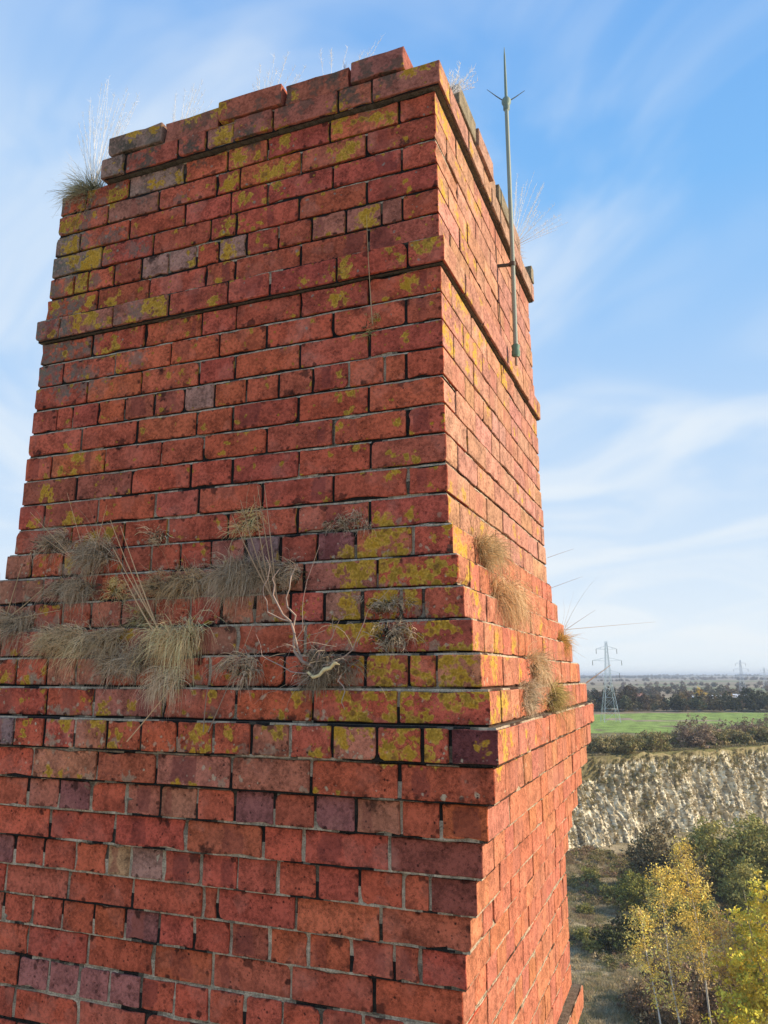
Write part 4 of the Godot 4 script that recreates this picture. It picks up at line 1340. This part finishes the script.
func pylon(at: Vector3, high: float, turn: float, label: String) -> void:
	at.y = plateau_height(at) - 0.2
	var o := thing("power_pylon", at, label, "pylon", "lattice pylons of the power line")
	o.rotation.y = turn
	var col := Color(0.66, 0.69, 0.72)  # lightened so the colour itself carries some distance haze
	var body := func(y: float) -> float:
		var t := y / high
		return lerpf(2.9, 0.95, t / 0.52) if t < 0.52 else lerpf(0.95, 0.28, (t - 0.52) / 0.48)
	for q in 4:
		var sx := 1.0 if q in [0, 3] else -1.0
		var sz := 1.0 if q < 2 else -1.0
		var b := Buf.new()
		for seg in [[0.0, 0.52], [0.52, 1.0]]:
			var y0: float = seg[0] * high
			var y1: float = seg[1] * high
			var h0: float = body.call(y0)
			var h1: float = body.call(y1)
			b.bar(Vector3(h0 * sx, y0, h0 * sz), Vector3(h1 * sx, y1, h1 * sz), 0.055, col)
		part("leg", b.mesh(), M.steel, o)
	var l := Buf.new()
	var y := 0.0
	while y < high - 1.0:
		var h0: float = body.call(y)
		var dy := maxf(h0 * 1.7, 1.3)
		var h1: float = body.call(minf(y + dy, high))
		var y1 := minf(y + dy, high)
		for q in 4:
			var a := Vector3(1, 0, 1).rotated(Vector3.UP, q * PI / 2)
			var c := Vector3(1, 0, 1).rotated(Vector3.UP, (q + 1) * PI / 2)
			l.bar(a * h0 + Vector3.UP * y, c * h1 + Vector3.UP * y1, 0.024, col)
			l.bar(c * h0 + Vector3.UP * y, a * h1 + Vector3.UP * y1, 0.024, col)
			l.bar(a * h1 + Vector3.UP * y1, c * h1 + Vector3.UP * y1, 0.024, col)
		y += dy
	part("bracing", l.mesh(), M.steel, o)
	for arm in [[0.60, 4.2], [0.755, 5.2], [0.90, 3.7]]:
		var b := Buf.new()
		var ya: float = arm[0] * high
		var reach: float = arm[1]
		var hb: float = body.call(ya)
		for s in [-1.0, 1.0]:
			for z in [-1.0, 1.0]:
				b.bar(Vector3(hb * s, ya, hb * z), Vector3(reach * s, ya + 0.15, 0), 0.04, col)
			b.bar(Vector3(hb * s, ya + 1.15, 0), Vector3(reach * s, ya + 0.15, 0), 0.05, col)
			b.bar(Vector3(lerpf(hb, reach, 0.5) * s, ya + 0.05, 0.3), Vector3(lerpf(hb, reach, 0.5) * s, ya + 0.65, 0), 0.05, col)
		var a := part("crossarm", b.mesh(), M.steel, o)
		for s in [-1.0, 1.0]:
			var i := Buf.new()
			i.bar(Vector3(reach * s, ya + 0.1, 0), Vector3(reach * s, ya - 1.6, 0), 0.08, Color(0.22, 0.20, 0.18))
			part("insulator", i.mesh(), M.steel, a)


# ------------------------------------------------------------------ trees, shrubs, scrub
func leaf_at(b: Buf, p: Vector3, size: float, col: Color) -> void:
	var a := Vector3(rng.randf_range(-1, 1), rng.randf_range(-1, 1), rng.randf_range(-1, 1)).normalized()
	var c := a.cross(Vector3(rng.randf_range(-1, 1), rng.randf_range(-1, 1), rng.randf_range(-1, 1))).normalized()
	var w := c * size * rng.randf_range(0.30, 0.5)
	var l := a * size * rng.randf_range(0.5, 0.9)
	b.quad(p - l, p - w + l * 0.1, p + l, p + w + l * 0.1, col * 1.35)


# a crown of leaves gathered in clumps round the ends of its twigs
func foliage(b: Buf, centre: Vector3, size: Vector3, clumps: int, per: int, leaf: float, cols: Array, hollow := 0.35, spread := 0.22) -> void:
	for i in clumps:
		var d := Vector3(rng.randfn(), rng.randfn(), rng.randfn()).normalized()
		var rr := lerpf(hollow, 1.0, pow(rng.randf(), 0.6)) * (0.85 + 0.75 * noise.get_noise_3d(d.x * 1.6 + centre.x, d.y * 1.6, d.z * 1.6 + centre.z))
		var c := centre + Vector3(d.x * size.x, d.y * size.y, d.z * size.z) * rr
		var tone: Color = cols[rng.randi() % cols.size()]
		tone = tone * rng.randf_range(0.7, 1.25)
		var sp := spread * (size.x + size.y + size.z) / 3.0 * rng.randf_range(0.6, 1.3)
		for k in per:
			var q := c + Vector3(rng.randfn(), rng.randfn() * 0.75, rng.randfn()) * sp * 0.6
			leaf_at(b, q, leaf * rng.randf_range(0.7, 1.3), tone * rng.randf_range(0.8, 1.2))


func bush_meshes(size: Vector3, clumps: int, per: int, leaf: float, cols: Array, twigs: int, twig_col: Color) -> Array:
	var b := Buf.new()
	foliage(b, Vector3(0, size.y * 0.95, 0), size, clumps, per, leaf, cols, 0.3, 0.17)
	foliage(b, Vector3(size.x * 0.35, size.y * 0.55, size.z * 0.2), size * 0.75, clumps / 2, per, leaf, cols, 0.3, 0.17)
	foliage(b, Vector3(-size.x * 0.45, size.y * 0.5, 0), size * 0.7, clumps / 2, per, leaf, cols, 0.3, 0.17)
	var t := Buf.new()
	for i in twigs:
		var d := Vector3(rng.randf_range(-1, 1) * size.x, size.y * rng.randf_range(1.1, 2.0), rng.randf_range(-1, 1) * size.z)
		t.tube([Vector3(d.x * 0.1, -0.3, d.z * 0.1), d * 0.45 + Vector3(rng.randf_range(-0.3, 0.3), 0, 0), d * rng.randf_range(0.8, 1.0)], [0.06, 0.04, 0.012], 4, twig_col)
	return [b.mesh(), t.mesh()]


func plant(called: String, meshes: Array, at: Vector3, turn: float, scale_: float, label: String, category: String, group := "") -> void:
	var o := thing(called, at, label, category, group)
	o.rotation.y = turn
	o.scale = Vector3.ONE * scale_
	part("crown", meshes[0], M.leaf, o)
	part("stems", meshes[1], M.bark, o)


func on_floor(x: float, z: float) -> Vector3:
	return Vector3(x, floor_height(x, z), z)


func on_plateau(x: float, z: float) -> Vector3:
	return Vector3(x, plateau_height(Vector3(x, 0, z)), z)


# a birch: white stem with a lean, fine limbs, thin hanging foliage in sprays
func birch(at: Vector3, high: float, lean: Vector3, wide: float, clumps: int, cols: Array, label: String, low := 0.3) -> void:
	var o := thing("birch_tree", at, label, "tree", "autumn birches below the chimney")
	var bark := Color(0.62, 0.58, 0.52)
	var pts := []
	var rad := []
	for i in 9:
		var t := i / 8.0
		pts.append(Vector3(lean.x * t + sin(t * 5.0 + high) * 0.25, high * t, lean.z * t + cos(t * 4.0 + high) * 0.2))
		rad.append(lerpf(0.115, 0.015, pow(t, 0.8)))
	var b := Buf.new()
	b.tube(pts, rad, 7, bark, 0.05)
	var crown := Buf.new()
	for i in clumps:
		var t := lerpf(low, 1.0, pow(rng.randf(), 0.9))
		var root: Vector3 = pts[0].lerp(pts[8], t) + Vector3(sin(t * 5.0 + high) * 0.25, 0, cos(t * 4.0 + high) * 0.2)
		var a := rng.randf() * TAU
		var reach := wide * 0.5 * rng.randf_range(0.15, 1.0) * sin(PI * clampf((t - low * 0.6) / (1.12 - low * 0.6), 0.05, 1.0))
		var e := root + Vector3(cos(a) * reach, reach * rng.randf_range(0.3, 1.0), sin(a) * reach)
		if i % 3 == 0:
			b.tube([root, root.lerp(e, 0.5) + Vector3(0, 0.12, 0), e], [0.035, 0.022, 0.008], 4, Color(0.30, 0.23, 0.18))
		var tone: Color = cols[rng.randi() % cols.size()] * rng.randf_range(0.75, 1.25)
		for k in 22:
			var f := rng.randf()
			var q := root.lerp(e, 0.45 + 0.6 * f) + Vector3(rng.randfn() * 0.26, rng.randfn() * 0.25 - 0.25 * f, rng.randfn() * 0.26)
			leaf_at(crown, q, 0.14 * rng.randf_range(0.7, 1.35), tone * rng.randf_range(0.8, 1.2))
	part("trunk", b.mesh(), M.bark, o)
	part("crown", crown.mesh(), M.leaf, o)


func build_trees() -> void:
	rng.seed = 515
	var gold := [Color(0.64, 0.45, 0.085), Color(0.58, 0.41, 0.10), Color(0.70, 0.52, 0.16), Color(0.46, 0.36, 0.09)]
	var amber := [Color(0.50, 0.33, 0.10), Color(0.44, 0.27, 0.10), Color(0.58, 0.42, 0.10)]
	var lime := [Color(0.50, 0.41, 0.05), Color(0.64, 0.49, 0.06), Color(0.36, 0.335, 0.05), Color(0.72, 0.55, 0.09)]
	birch(on_floor(-2.6, -80.7), 15.5, Vector3(-1.6, 0, -0.5), 5.8, 165, gold, "slender birch with a white stem leaning left and thin yellow leaves", 0.2)
	birch(on_floor(0.0, -83.9), 17.4, Vector3(-1.9, 0, 0.2), 5.2, 215, gold, "tallest birch, its dense golden top above the others", 0.32)
	birch(on_floor(-4.4, -77.1), 13.0, Vector3(-0.9, 0, 0.3), 4.6, 95, gold, "thin sparse birch leaning towards the bare grass", 0.4)
	birch(on_floor(1.6, -80.0), 12.5, Vector3(-0.3, 0, 0.0), 4.6, 120, amber, "amber birch half bare between the tallest birch and the big willow", 0.2)
	# big yellow-green willow
	var w := thing("willow_tree", on_floor(5.0, -80.7), "broad yellow-green tree, the largest below the chimney", "tree")
	var st := Buf.new()
	for i in 9:
		var a := TAU * i / 9.0
		var d := Vector3(cos(a) * 3.2, 10.5 + 3.5 * sin(i * 2.3), sin(a) * 3.0)
		st.tube([Vector3(cos(a) * 0.2, -0.3, sin(a) * 0.2), d * 0.4 + Vector3(0.2, 0, 0), d], [0.24, 0.14, 0.03], 6, Color(0.26, 0.22, 0.16))
	part("trunk", st.mesh(), M.bark, w)
	var cr := Buf.new()
	foliage(cr, Vector3(0, 8.6, 0), Vector3(4.9, 6.2, 4.6), 330, 26, 0.24, lime, 0.45, 0.10)
	foliage(cr, Vector3(-2.6, 6.0, 1.0), Vector3(2.6, 4.0, 2.6), 110, 24, 0.22, lime, 0.4, 0.12)
	foliage(cr, Vector3(0.5, 13.4, 0), Vector3(2.2, 2.6, 2.2), 60, 20, 0.22, lime, 0.2, 0.14)
	part("crown", cr.mesh(), M.leaf, w)
	var y1 := bush_meshes(Vector3(3.2, 3.6, 2.8), 130, 22, 0.22, [Color(0.62, 0.45, 0.04), Color(0.45, 0.38, 0.04), Color(0.50, 0.42, 0.06)], 10, Color(0.3, 0.25, 0.18))
	plant("yellow_bush", y1, on_floor(2.2, -75.6), 0.3, 1.0, "bright yellow bush at the foot of the big yellow-green tree", "bush")
	# undergrowth, red-brown and bare
	var brown := [Color(0.20, 0.125, 0.075), Color(0.25, 0.17, 0.10), Color(0.16, 0.11, 0.06), Color(0.28, 0.20, 0.10)]
	var u1 := bush_meshes(Vector3(2.6, 1.9, 2.2), 80, 20, 0.2, brown, 26, Color(0.24, 0.17, 0.13))
	for p in [[-6.6, -88.0, 1.1, "red-brown scrub at the edge of the dull grass under the thin sparse birch"], [-4.0, -92.5, 1.4, "red-brown scrub behind the stem of the leaning birch"], [-1.6, -90.0, 1.3, "red-brown scrub right at the foot of the tallest birch"],
			[0.8, -93.0, 1.5, "red-brown scrub behind the amber half-bare birch"], [3.6, -95.0, 1.6, "red-brown scrub half hidden by the broad yellow-green tree"], [-3.2, -85.5, 1.0, "red-brown scrub lowest in the picture, between the birch stems"]]:
		plant("brown_undergrowth", u1, on_floor(p[0], p[1]), p[0] * 2.0, p[2], p[3], "shrub", "brown scrub under the birches")
	# shrubs at the foot of the cliff
	var dark := [Color(0.055, 0.062, 0.020), Color(0.075, 0.085, 0.028), Color(0.10, 0.105, 0.035), Color(0.05, 0.045, 0.022)]
	var olive := [Color(0.22, 0.205, 0.055), Color(0.29, 0.25, 0.065), Color(0.18, 0.175, 0.055), Color(0.35, 0.29, 0.09)]
	var rust := [Color(0.17, 0.125, 0.06), Color(0.22, 0.16, 0.075), Color(0.135, 0.115, 0.05)]
	var yg := [Color(0.20, 0.19, 0.045), Color(0.15, 0.15, 0.04), Color(0.30, 0.26, 0.05)]
	var big_dark := bush_meshes(Vector3(5.2, 5.6, 4.4), 170, 28, 0.36, rust, 14, Color(0.12, 0.1, 0.08))
	var big_green := bush_meshes(Vector3(6.0, 6.0, 5.0), 210, 28, 0.36, olive, 8, Color(0.14, 0.12, 0.08))
	var low_dark := bush_meshes(Vector3(2.6, 1.6, 2.2), 90, 22, 0.22, dark, 6, Color(0.1, 0.09, 0.06))
	var low_olive := bush_meshes(Vector3(2.4, 1.6, 2.2), 80, 20, 0.24, olive, 10, Color(0.16, 0.13, 0.09))
	var mid_yg := bush_meshes(Vector3(3.2, 3.4, 2.8), 120, 22, 0.26, yg, 10, Color(0.16, 0.13, 0.09))
	plant("bramble_bush", big_dark, on_floor(-7.4, -137.0), 0.0, 1.0, "big dark brown bush at the foot of the pale cliff, first of the thicket", "bush")
	plant("bramble_bush", big_dark, on_floor(-2.6, -133.0), 1.9, 0.8, "lower dark brown bush filling the gap beside the green thicket", "bush")
	plant("thicket_bush", big_green, on_floor(0.6, -139.5), 0.0, 0.98, "tall olive green bush beside the dark brown one under the cliff", "bush")
	plant("thicket_bush", big_green, on_floor(8.0, -141.5), 2.0, 1.0, "sunlit green bush in the middle of the thicket under the cliff", "bush")
	plant("thicket_bush", big_green, on_floor(15.5, -146.0), 4.0, 1.05, "green bush ending the thicket under the cliff by the picture edge", "bush")
	plant("thicket_bush", big_green, on_floor(5.0, -130.0), 5.0, 0.62, "low front bush of the green thicket, behind the golden birch top", "bush")
	plant("hawthorn_bush", mid_yg, on_floor(-10.0, -125.5), 0.6, 0.85, "yellow-green bush on the slope below the pale cliff foot", "bush")
	plant("dark_bush", low_dark, on_floor(-11.6, -106.2), 0.0, 1.0, "small very dark green bush standing alone on the dull grass", "bush")
	plant("dark_bush", low_dark, on_floor(-9.4, -111.0), 2.0, 1.1, "dark green bush close behind the lone small one", "bush")
	for p in [[-16.7, -121.4, 0.5, "small olive shrub close to the tower, midway down the slope"], [-13.6, -130.0, 0.8, "olive shrub between the cliff foot and the yellow-green slope bush"],
			[-18.0, -138.0, 0.8, "olive shrub highest on the slope, hard against the tower and cliff foot"], [-12.0, -136.0, 0.9, "olive shrub at the cliff foot beside the big dark brown bush"],
			[-8.6, -117.5, 0.8, "olive shrub just behind the leftmost thin birch"], [-5.4, -122.0, 1.5, "wide olive shrub behind the tallest birch's golden top"],
			[-0.6, -120.0, 1.4, "wide olive shrub between the tallest birch and the broad yellow-green tree"], [-13.6, -105.0, 0.55, "lowest small olive shrub on the dull grass, left of the dark bush"],
			[-15.0, -108.2, 0.6, "small olive shrub touching the tower's edge above the dull grass"]]:
		plant("slope_shrub", low_olive, on_floor(p[0], p[1]), p[0] * 3.0, p[2], p[3], "shrub", "olive shrubs on the slope")
	# scrub along the cliff top
	var top1 := bush_meshes(Vector3(4.2, 2.3, 3.4), 130, 24, 0.30, [Color(0.25, 0.205, 0.085), Color(0.21, 0.19, 0.07), Color(0.31, 0.24, 0.11)], 12, Color(0.16, 0.12, 0.09))
	var top2 := bush_meshes(Vector3(4.6, 3.2, 3.6), 90, 22, 0.26, [Color(0.24, 0.165, 0.11), Color(0.29, 0.205, 0.14), Color(0.19, 0.14, 0.09)], 46, Color(0.2, 0.14, 0.11))
	var row := "thorn bushes along the cliff top"
	for p in [[-18.6, -169.0, 0.95, "first thorn bush from the tower in the clifftop row, below the large pylon"], [-13.6, -172.0, 1.05, "second thorn bush from the tower in the clifftop row"],
			[-8.4, -180.0, 1.1, "third thorn bush from the tower in the clifftop row"], [-4.4, -192.0, 0.9, "fourth thorn bush from the tower, left of the tallest reddish bush"],
			[3.0, -200.0, 1.0, "thorn bush just right of the tallest reddish bush on the cliff top"], [9.0, -206.0, 0.95, "next to last thorn bush of the clifftop row, before the picture edge"],
			[15.5, -214.0, 1.0, "last thorn bush of the clifftop row, cut by the picture edge"], [-1.5, -205.0, 0.9, "thorn bush half hidden behind the tallest reddish bush"],
			[11.5, -224.0, 1.0, "farthest thorn bush, behind the clifftop row and next to the green field"], [-24.6, -163.0, 1.0, "thorn bush on the cliff top half hidden by the tower"]]:
		plant("clifftop_bush", top1, on_plateau(p[0], p[1]), p[0], p[2], p[3], "bush", row)
	plant("bare_bush", top2, on_plateau(-0.4, -191.0), 0.4, 1.15, "tallest reddish bare bush on the cliff top, before the field", "bush")
	for p in [[6.5, -214.0, 0.85, "lowest reddish bare bush, directly right of the tallest reddish one"], [12.0, -217.0, 0.95, "reddish bare bush in front of the green field near the picture edge"], [18.0, -232.0, 0.95, "reddish bare bush cut by the picture edge on the cliff top"]]:
		plant("bare_bush", top2, on_plateau(p[0], p[1]), p[0], p[2], p[3], "bush", "reddish bare bushes on the cliff top")
	scatter_scrub(olive, dark, brown)


func multi(called: String, mesh: Mesh, m: Material, where: Array, tones: Array) -> void:
	var mm := MultiMesh.new()
	mm.transform_format = MultiMesh.TRANSFORM_3D
	mm.use_colors = true
	mm.mesh = mesh
	mm.instance_count = where.size()
	for i in where.size():
		mm.set_instance_transform(i, where[i])
		mm.set_instance_color(i, tones[i])
	var o := MultiMeshInstance3D.new()
	o.name = called
	o.multimesh = mm
	o.material_override = m
	add_child(o)
	o.set_meta("kind", "stuff")


func put_at(p: Vector3, s: float, tall := 1.0) -> Transform3D:
	return Transform3D(Basis(Vector3.UP, rng.randf() * TAU).scaled(Vector3(s, s * tall, s)), p)


func scatter_scrub(olive: Array, dark: Array, brown: Array) -> void:
	# rough grass and weeds on the quarry floor
	var b := Buf.new()
	for i in 70:
		var a := Vector3(rng.randfn() * 0.32, 0, rng.randfn() * 0.32)
		var d := Vector3(rng.randf_range(-0.7, 0.7), rng.randf_range(0.6, 1.2), rng.randf_range(-0.7, 0.7)) * 0.42
		var s := d.cross(Vector3(rng.randf_range(-1, 1), 0, rng.randf_range(-1, 1))).normalized() * 0.035
		b.tri(a - s, a + d, a + s, Color(0.9, 0.9, 0.9) * rng.randf_range(0.7, 1.3))
	var where := []
	var tones := []
	for i in 9000:
		var x := rng.randf_range(-30.0, 14.0)
		var z := rng.randf_range(-152.0, -74.0)
		var n := noise.get_noise_2d(x * 0.09, z * 0.09 + 20.0)
		if n < -0.12 and rng.randf() < 0.75:
			continue
		where.append(put_at(on_floor(x, z), rng.randf_range(0.6, 1.3), rng.randf_range(0.5, 1.1)))
		var t: Color = [Color(0.43, 0.35, 0.19), Color(0.52, 0.41, 0.24), Color(0.33, 0.30, 0.14), Color(0.56, 0.46, 0.29)][rng.randi() % 4]
		if n > 0.2:
			t = t.lerp(Color(0.30, 0.19, 0.11), 0.6)
		tones.append(t)
	var weed := Buf.new()
	foliage(weed, Vector3(0, 0.3, 0), Vector3(0.9, 0.45, 0.9), 12, 12, 0.15, [Color(1, 1, 1), Color(0.75, 0.75, 0.7)], 0.1, 0.35)
	var spots := []
	var shades := []
	for i in 4500:
		var x := rng.randf_range(-34.0, 12.0)
		var z := rng.randf_range(-156.0, -100.0)
		var n := noise.get_noise_2d(x * 0.07 + 30.0, z * 0.07)
		if n < -0.05 + 0.25 * clampf((z + 112.0) / 12.0, 0.0, 1.0):
			continue
		spots.append(put_at(on_floor(x, z), rng.randf_range(0.5, 1.35), rng.randf_range(0.5, 1.2)))
		shades.append([Color(0.33, 0.27, 0.10), Color(0.27, 0.24, 0.085), Color(0.38, 0.28, 0.15), Color(0.21, 0.19, 0.07), Color(0.33, 0.21, 0.13)][rng.randi() % 5])
	multi("slope_scrub", weed.mesh(), M.leaf, spots, shades)
	multi("rough_grass", b.mesh(), M.grass, where, tones)
	# low growth hanging on the cliff and over its rim
	var c := Buf.new()
	foliage(c, Vector3.ZERO, Vector3(0.8, 0.6, 0.8), 12, 14, 0.16, [Color(1, 1, 1), Color(0.75, 0.75, 0.7)], 0.1, 0.35)
	where = []
	tones = []
	for i in 5600:
		var s := rng.randf_range(-150.0, 90.0)
		var v := rng.randf()
		var g := noise.get_noise_2d(s * 0.12, v * 2.2 + 8.0)
		if v < 0.78 - clampf((20.0 - s) * 0.012, 0.0, 0.35) and g < 0.18:
			continue
		var p := cliff_point(s, v)
		where.append(put_at(p + OUT * 0.1, rng.randf_range(0.35, 0.95), rng.randf_range(0.6, 1.1)))
		tones.append([Color(0.30, 0.25, 0.11), Color(0.36, 0.28, 0.15), Color(0.22, 0.20, 0.085), Color(0.42, 0.33, 0.17)][rng.randi() % 4])
	for i in 4600:
		var s := rng.randf_range(-150.0, 90.0)
		var p := EDGE_AT + ALONG * s - OUT * (0.8 + absf(rng.randfn(0, 5.0)))
		where.append(put_at(on_plateau(p.x, p.z) + Vector3(0, 0.1, 0), rng.randf_range(0.4, 1.1), rng.randf_range(0.6, 1.2)))
		tones.append([Color(0.28, 0.23, 0.11), Color(0.34, 0.26, 0.14), Color(0.22, 0.20, 0.08)][rng.randi() % 3])
	multi("cliff_scrub", c.mesh(), M.leaf, where, tones)
	# woods and hedges beyond the field, read as one mass
	var tree := Buf.new()
	foliage(tree, Vector3(0, 4.6, 0), Vector3(3.2, 3.6, 3.2), 46, 12, 0.75, [Color(1, 1, 1), Color(0.75, 0.75, 0.72), Color(0.6, 0.6, 0.6)], 0.4, 0.2)
	where = []
	tones = []
	var belt := [Color(0.09, 0.09, 0.045), Color(0.14, 0.115, 0.055), Color(0.125, 0.085, 0.05), Color(0.19, 0.14, 0.07), Color(0.08, 0.085, 0.04)]
	for i in 1700:   # the belt along the far side of the field
		var u := rng.randf()
		var p := Vector3(-570, 0, -161).lerp(Vector3(150, 0, -441), u) + Vector3(0.38, 0, -0.92) * rng.randf_range(-1.0, 75.0) * (0.35 + 0.65 * rng.randf())
		if (p - Vector3(8, 0, -470)).length() < 11.0:
			continue
		where.append(put_at(on_plateau(p.x, p.z), rng.randf_range(0.45, 1.1) * (1.0 + 0.6 * noise.get_noise_2d(p.x * 0.03, p.z * 0.03)), rng.randf_range(0.6, 1.1)))
		tones.append(belt[rng.randi() % belt.size()] * (0.7 + 1.1 * clampf(0.5 + 1.3 * noise.get_noise_2d(p.x * 0.05, p.z * 0.05 + 70.0), 0.0, 1.0)))
	for h in 170:   # hedgerows and strips of wood out to the horizon
		var d := 540.0 + 4600.0 * pow(rng.randf(), 1.6)
		var a := rng.randf_range(-1.0, 0.5)
		var mid := Vector3(sin(a) * d, 0, -cos(a) * d)
		var way := Vector3(1, 0, rng.randf_range(-0.35, 0.25)).normalized() if rng.randf() < 0.8 else Vector3(0.4, 0, -1).normalized()
		var long := rng.randf_range(60.0, 260.0) * (0.6 + d / 2500.0)
		var deep := rng.randf_range(2.0, 8.0) if rng.randf() < 0.7 else rng.randf_range(15.0, 50.0)
		var tone: Color = [Color(0.17, 0.125, 0.07), Color(0.21, 0.15, 0.085), Color(0.12, 0.11, 0.055), Color(0.26, 0.175, 0.095)][rng.randi() % 4]
		for i in int(clampf(long / 7.0, 10.0, 70.0)):
			var p := mid + way * rng.randf_range(-0.5, 0.5) * long + Vector3(0, 0, rng.randf_range(-deep, deep))
			where.append(put_at(on_plateau(p.x, p.z), rng.randf_range(0.5, 1.1) * (1.0 + d / 5000.0), rng.randf_range(0.4, 0.8)))
			tones.append(tone * rng.randf_range(0.75, 1.25))
	multi("distant_woods", tree.mesh(), M.leaf, where, tones)
	# single trees that stand out of the belt
	for t in [[3.0, -428.0, 1.15, Color(0.42, 0.28, 0.06), "yellow autumn tree standing out of the dark belt beyond the field"], [24.0, -436.0, 1.25, Color(0.045, 0.055, 0.028), "dark evergreen tree rising from the belt, near the smaller pylon"], [15.5, -432.0, 0.95, Color(0.30, 0.20, 0.075), "orange-brown tree between the yellow tree and the dark evergreen"]]:
		var k := Buf.new()
		var tone: Color = t[3]
		foliage(k, Vector3(0, 4.8, 0), Vector3(3.4, 3.8, 3.4), 60, 14, 0.55, [tone, tone * 0.8, tone * 1.2], 0.4, 0.2)
		var o := thing("belt_tree", on_plateau(t[0], t[1]), t[4], "tree")
		o.scale = Vector3.ONE * t[2]
		part("crown", k.mesh(), M.leaf, o)
		var tr := Buf.new()
		tr.tube([Vector3(0, -0.3, 0), Vector3(0, 2.5, 0), Vector3(0.2, 5.5, 0)], [0.3, 0.22, 0.08], 6, Color(0.14, 0.11, 0.08))
		part("trunk", tr.mesh(), M.bark, o)
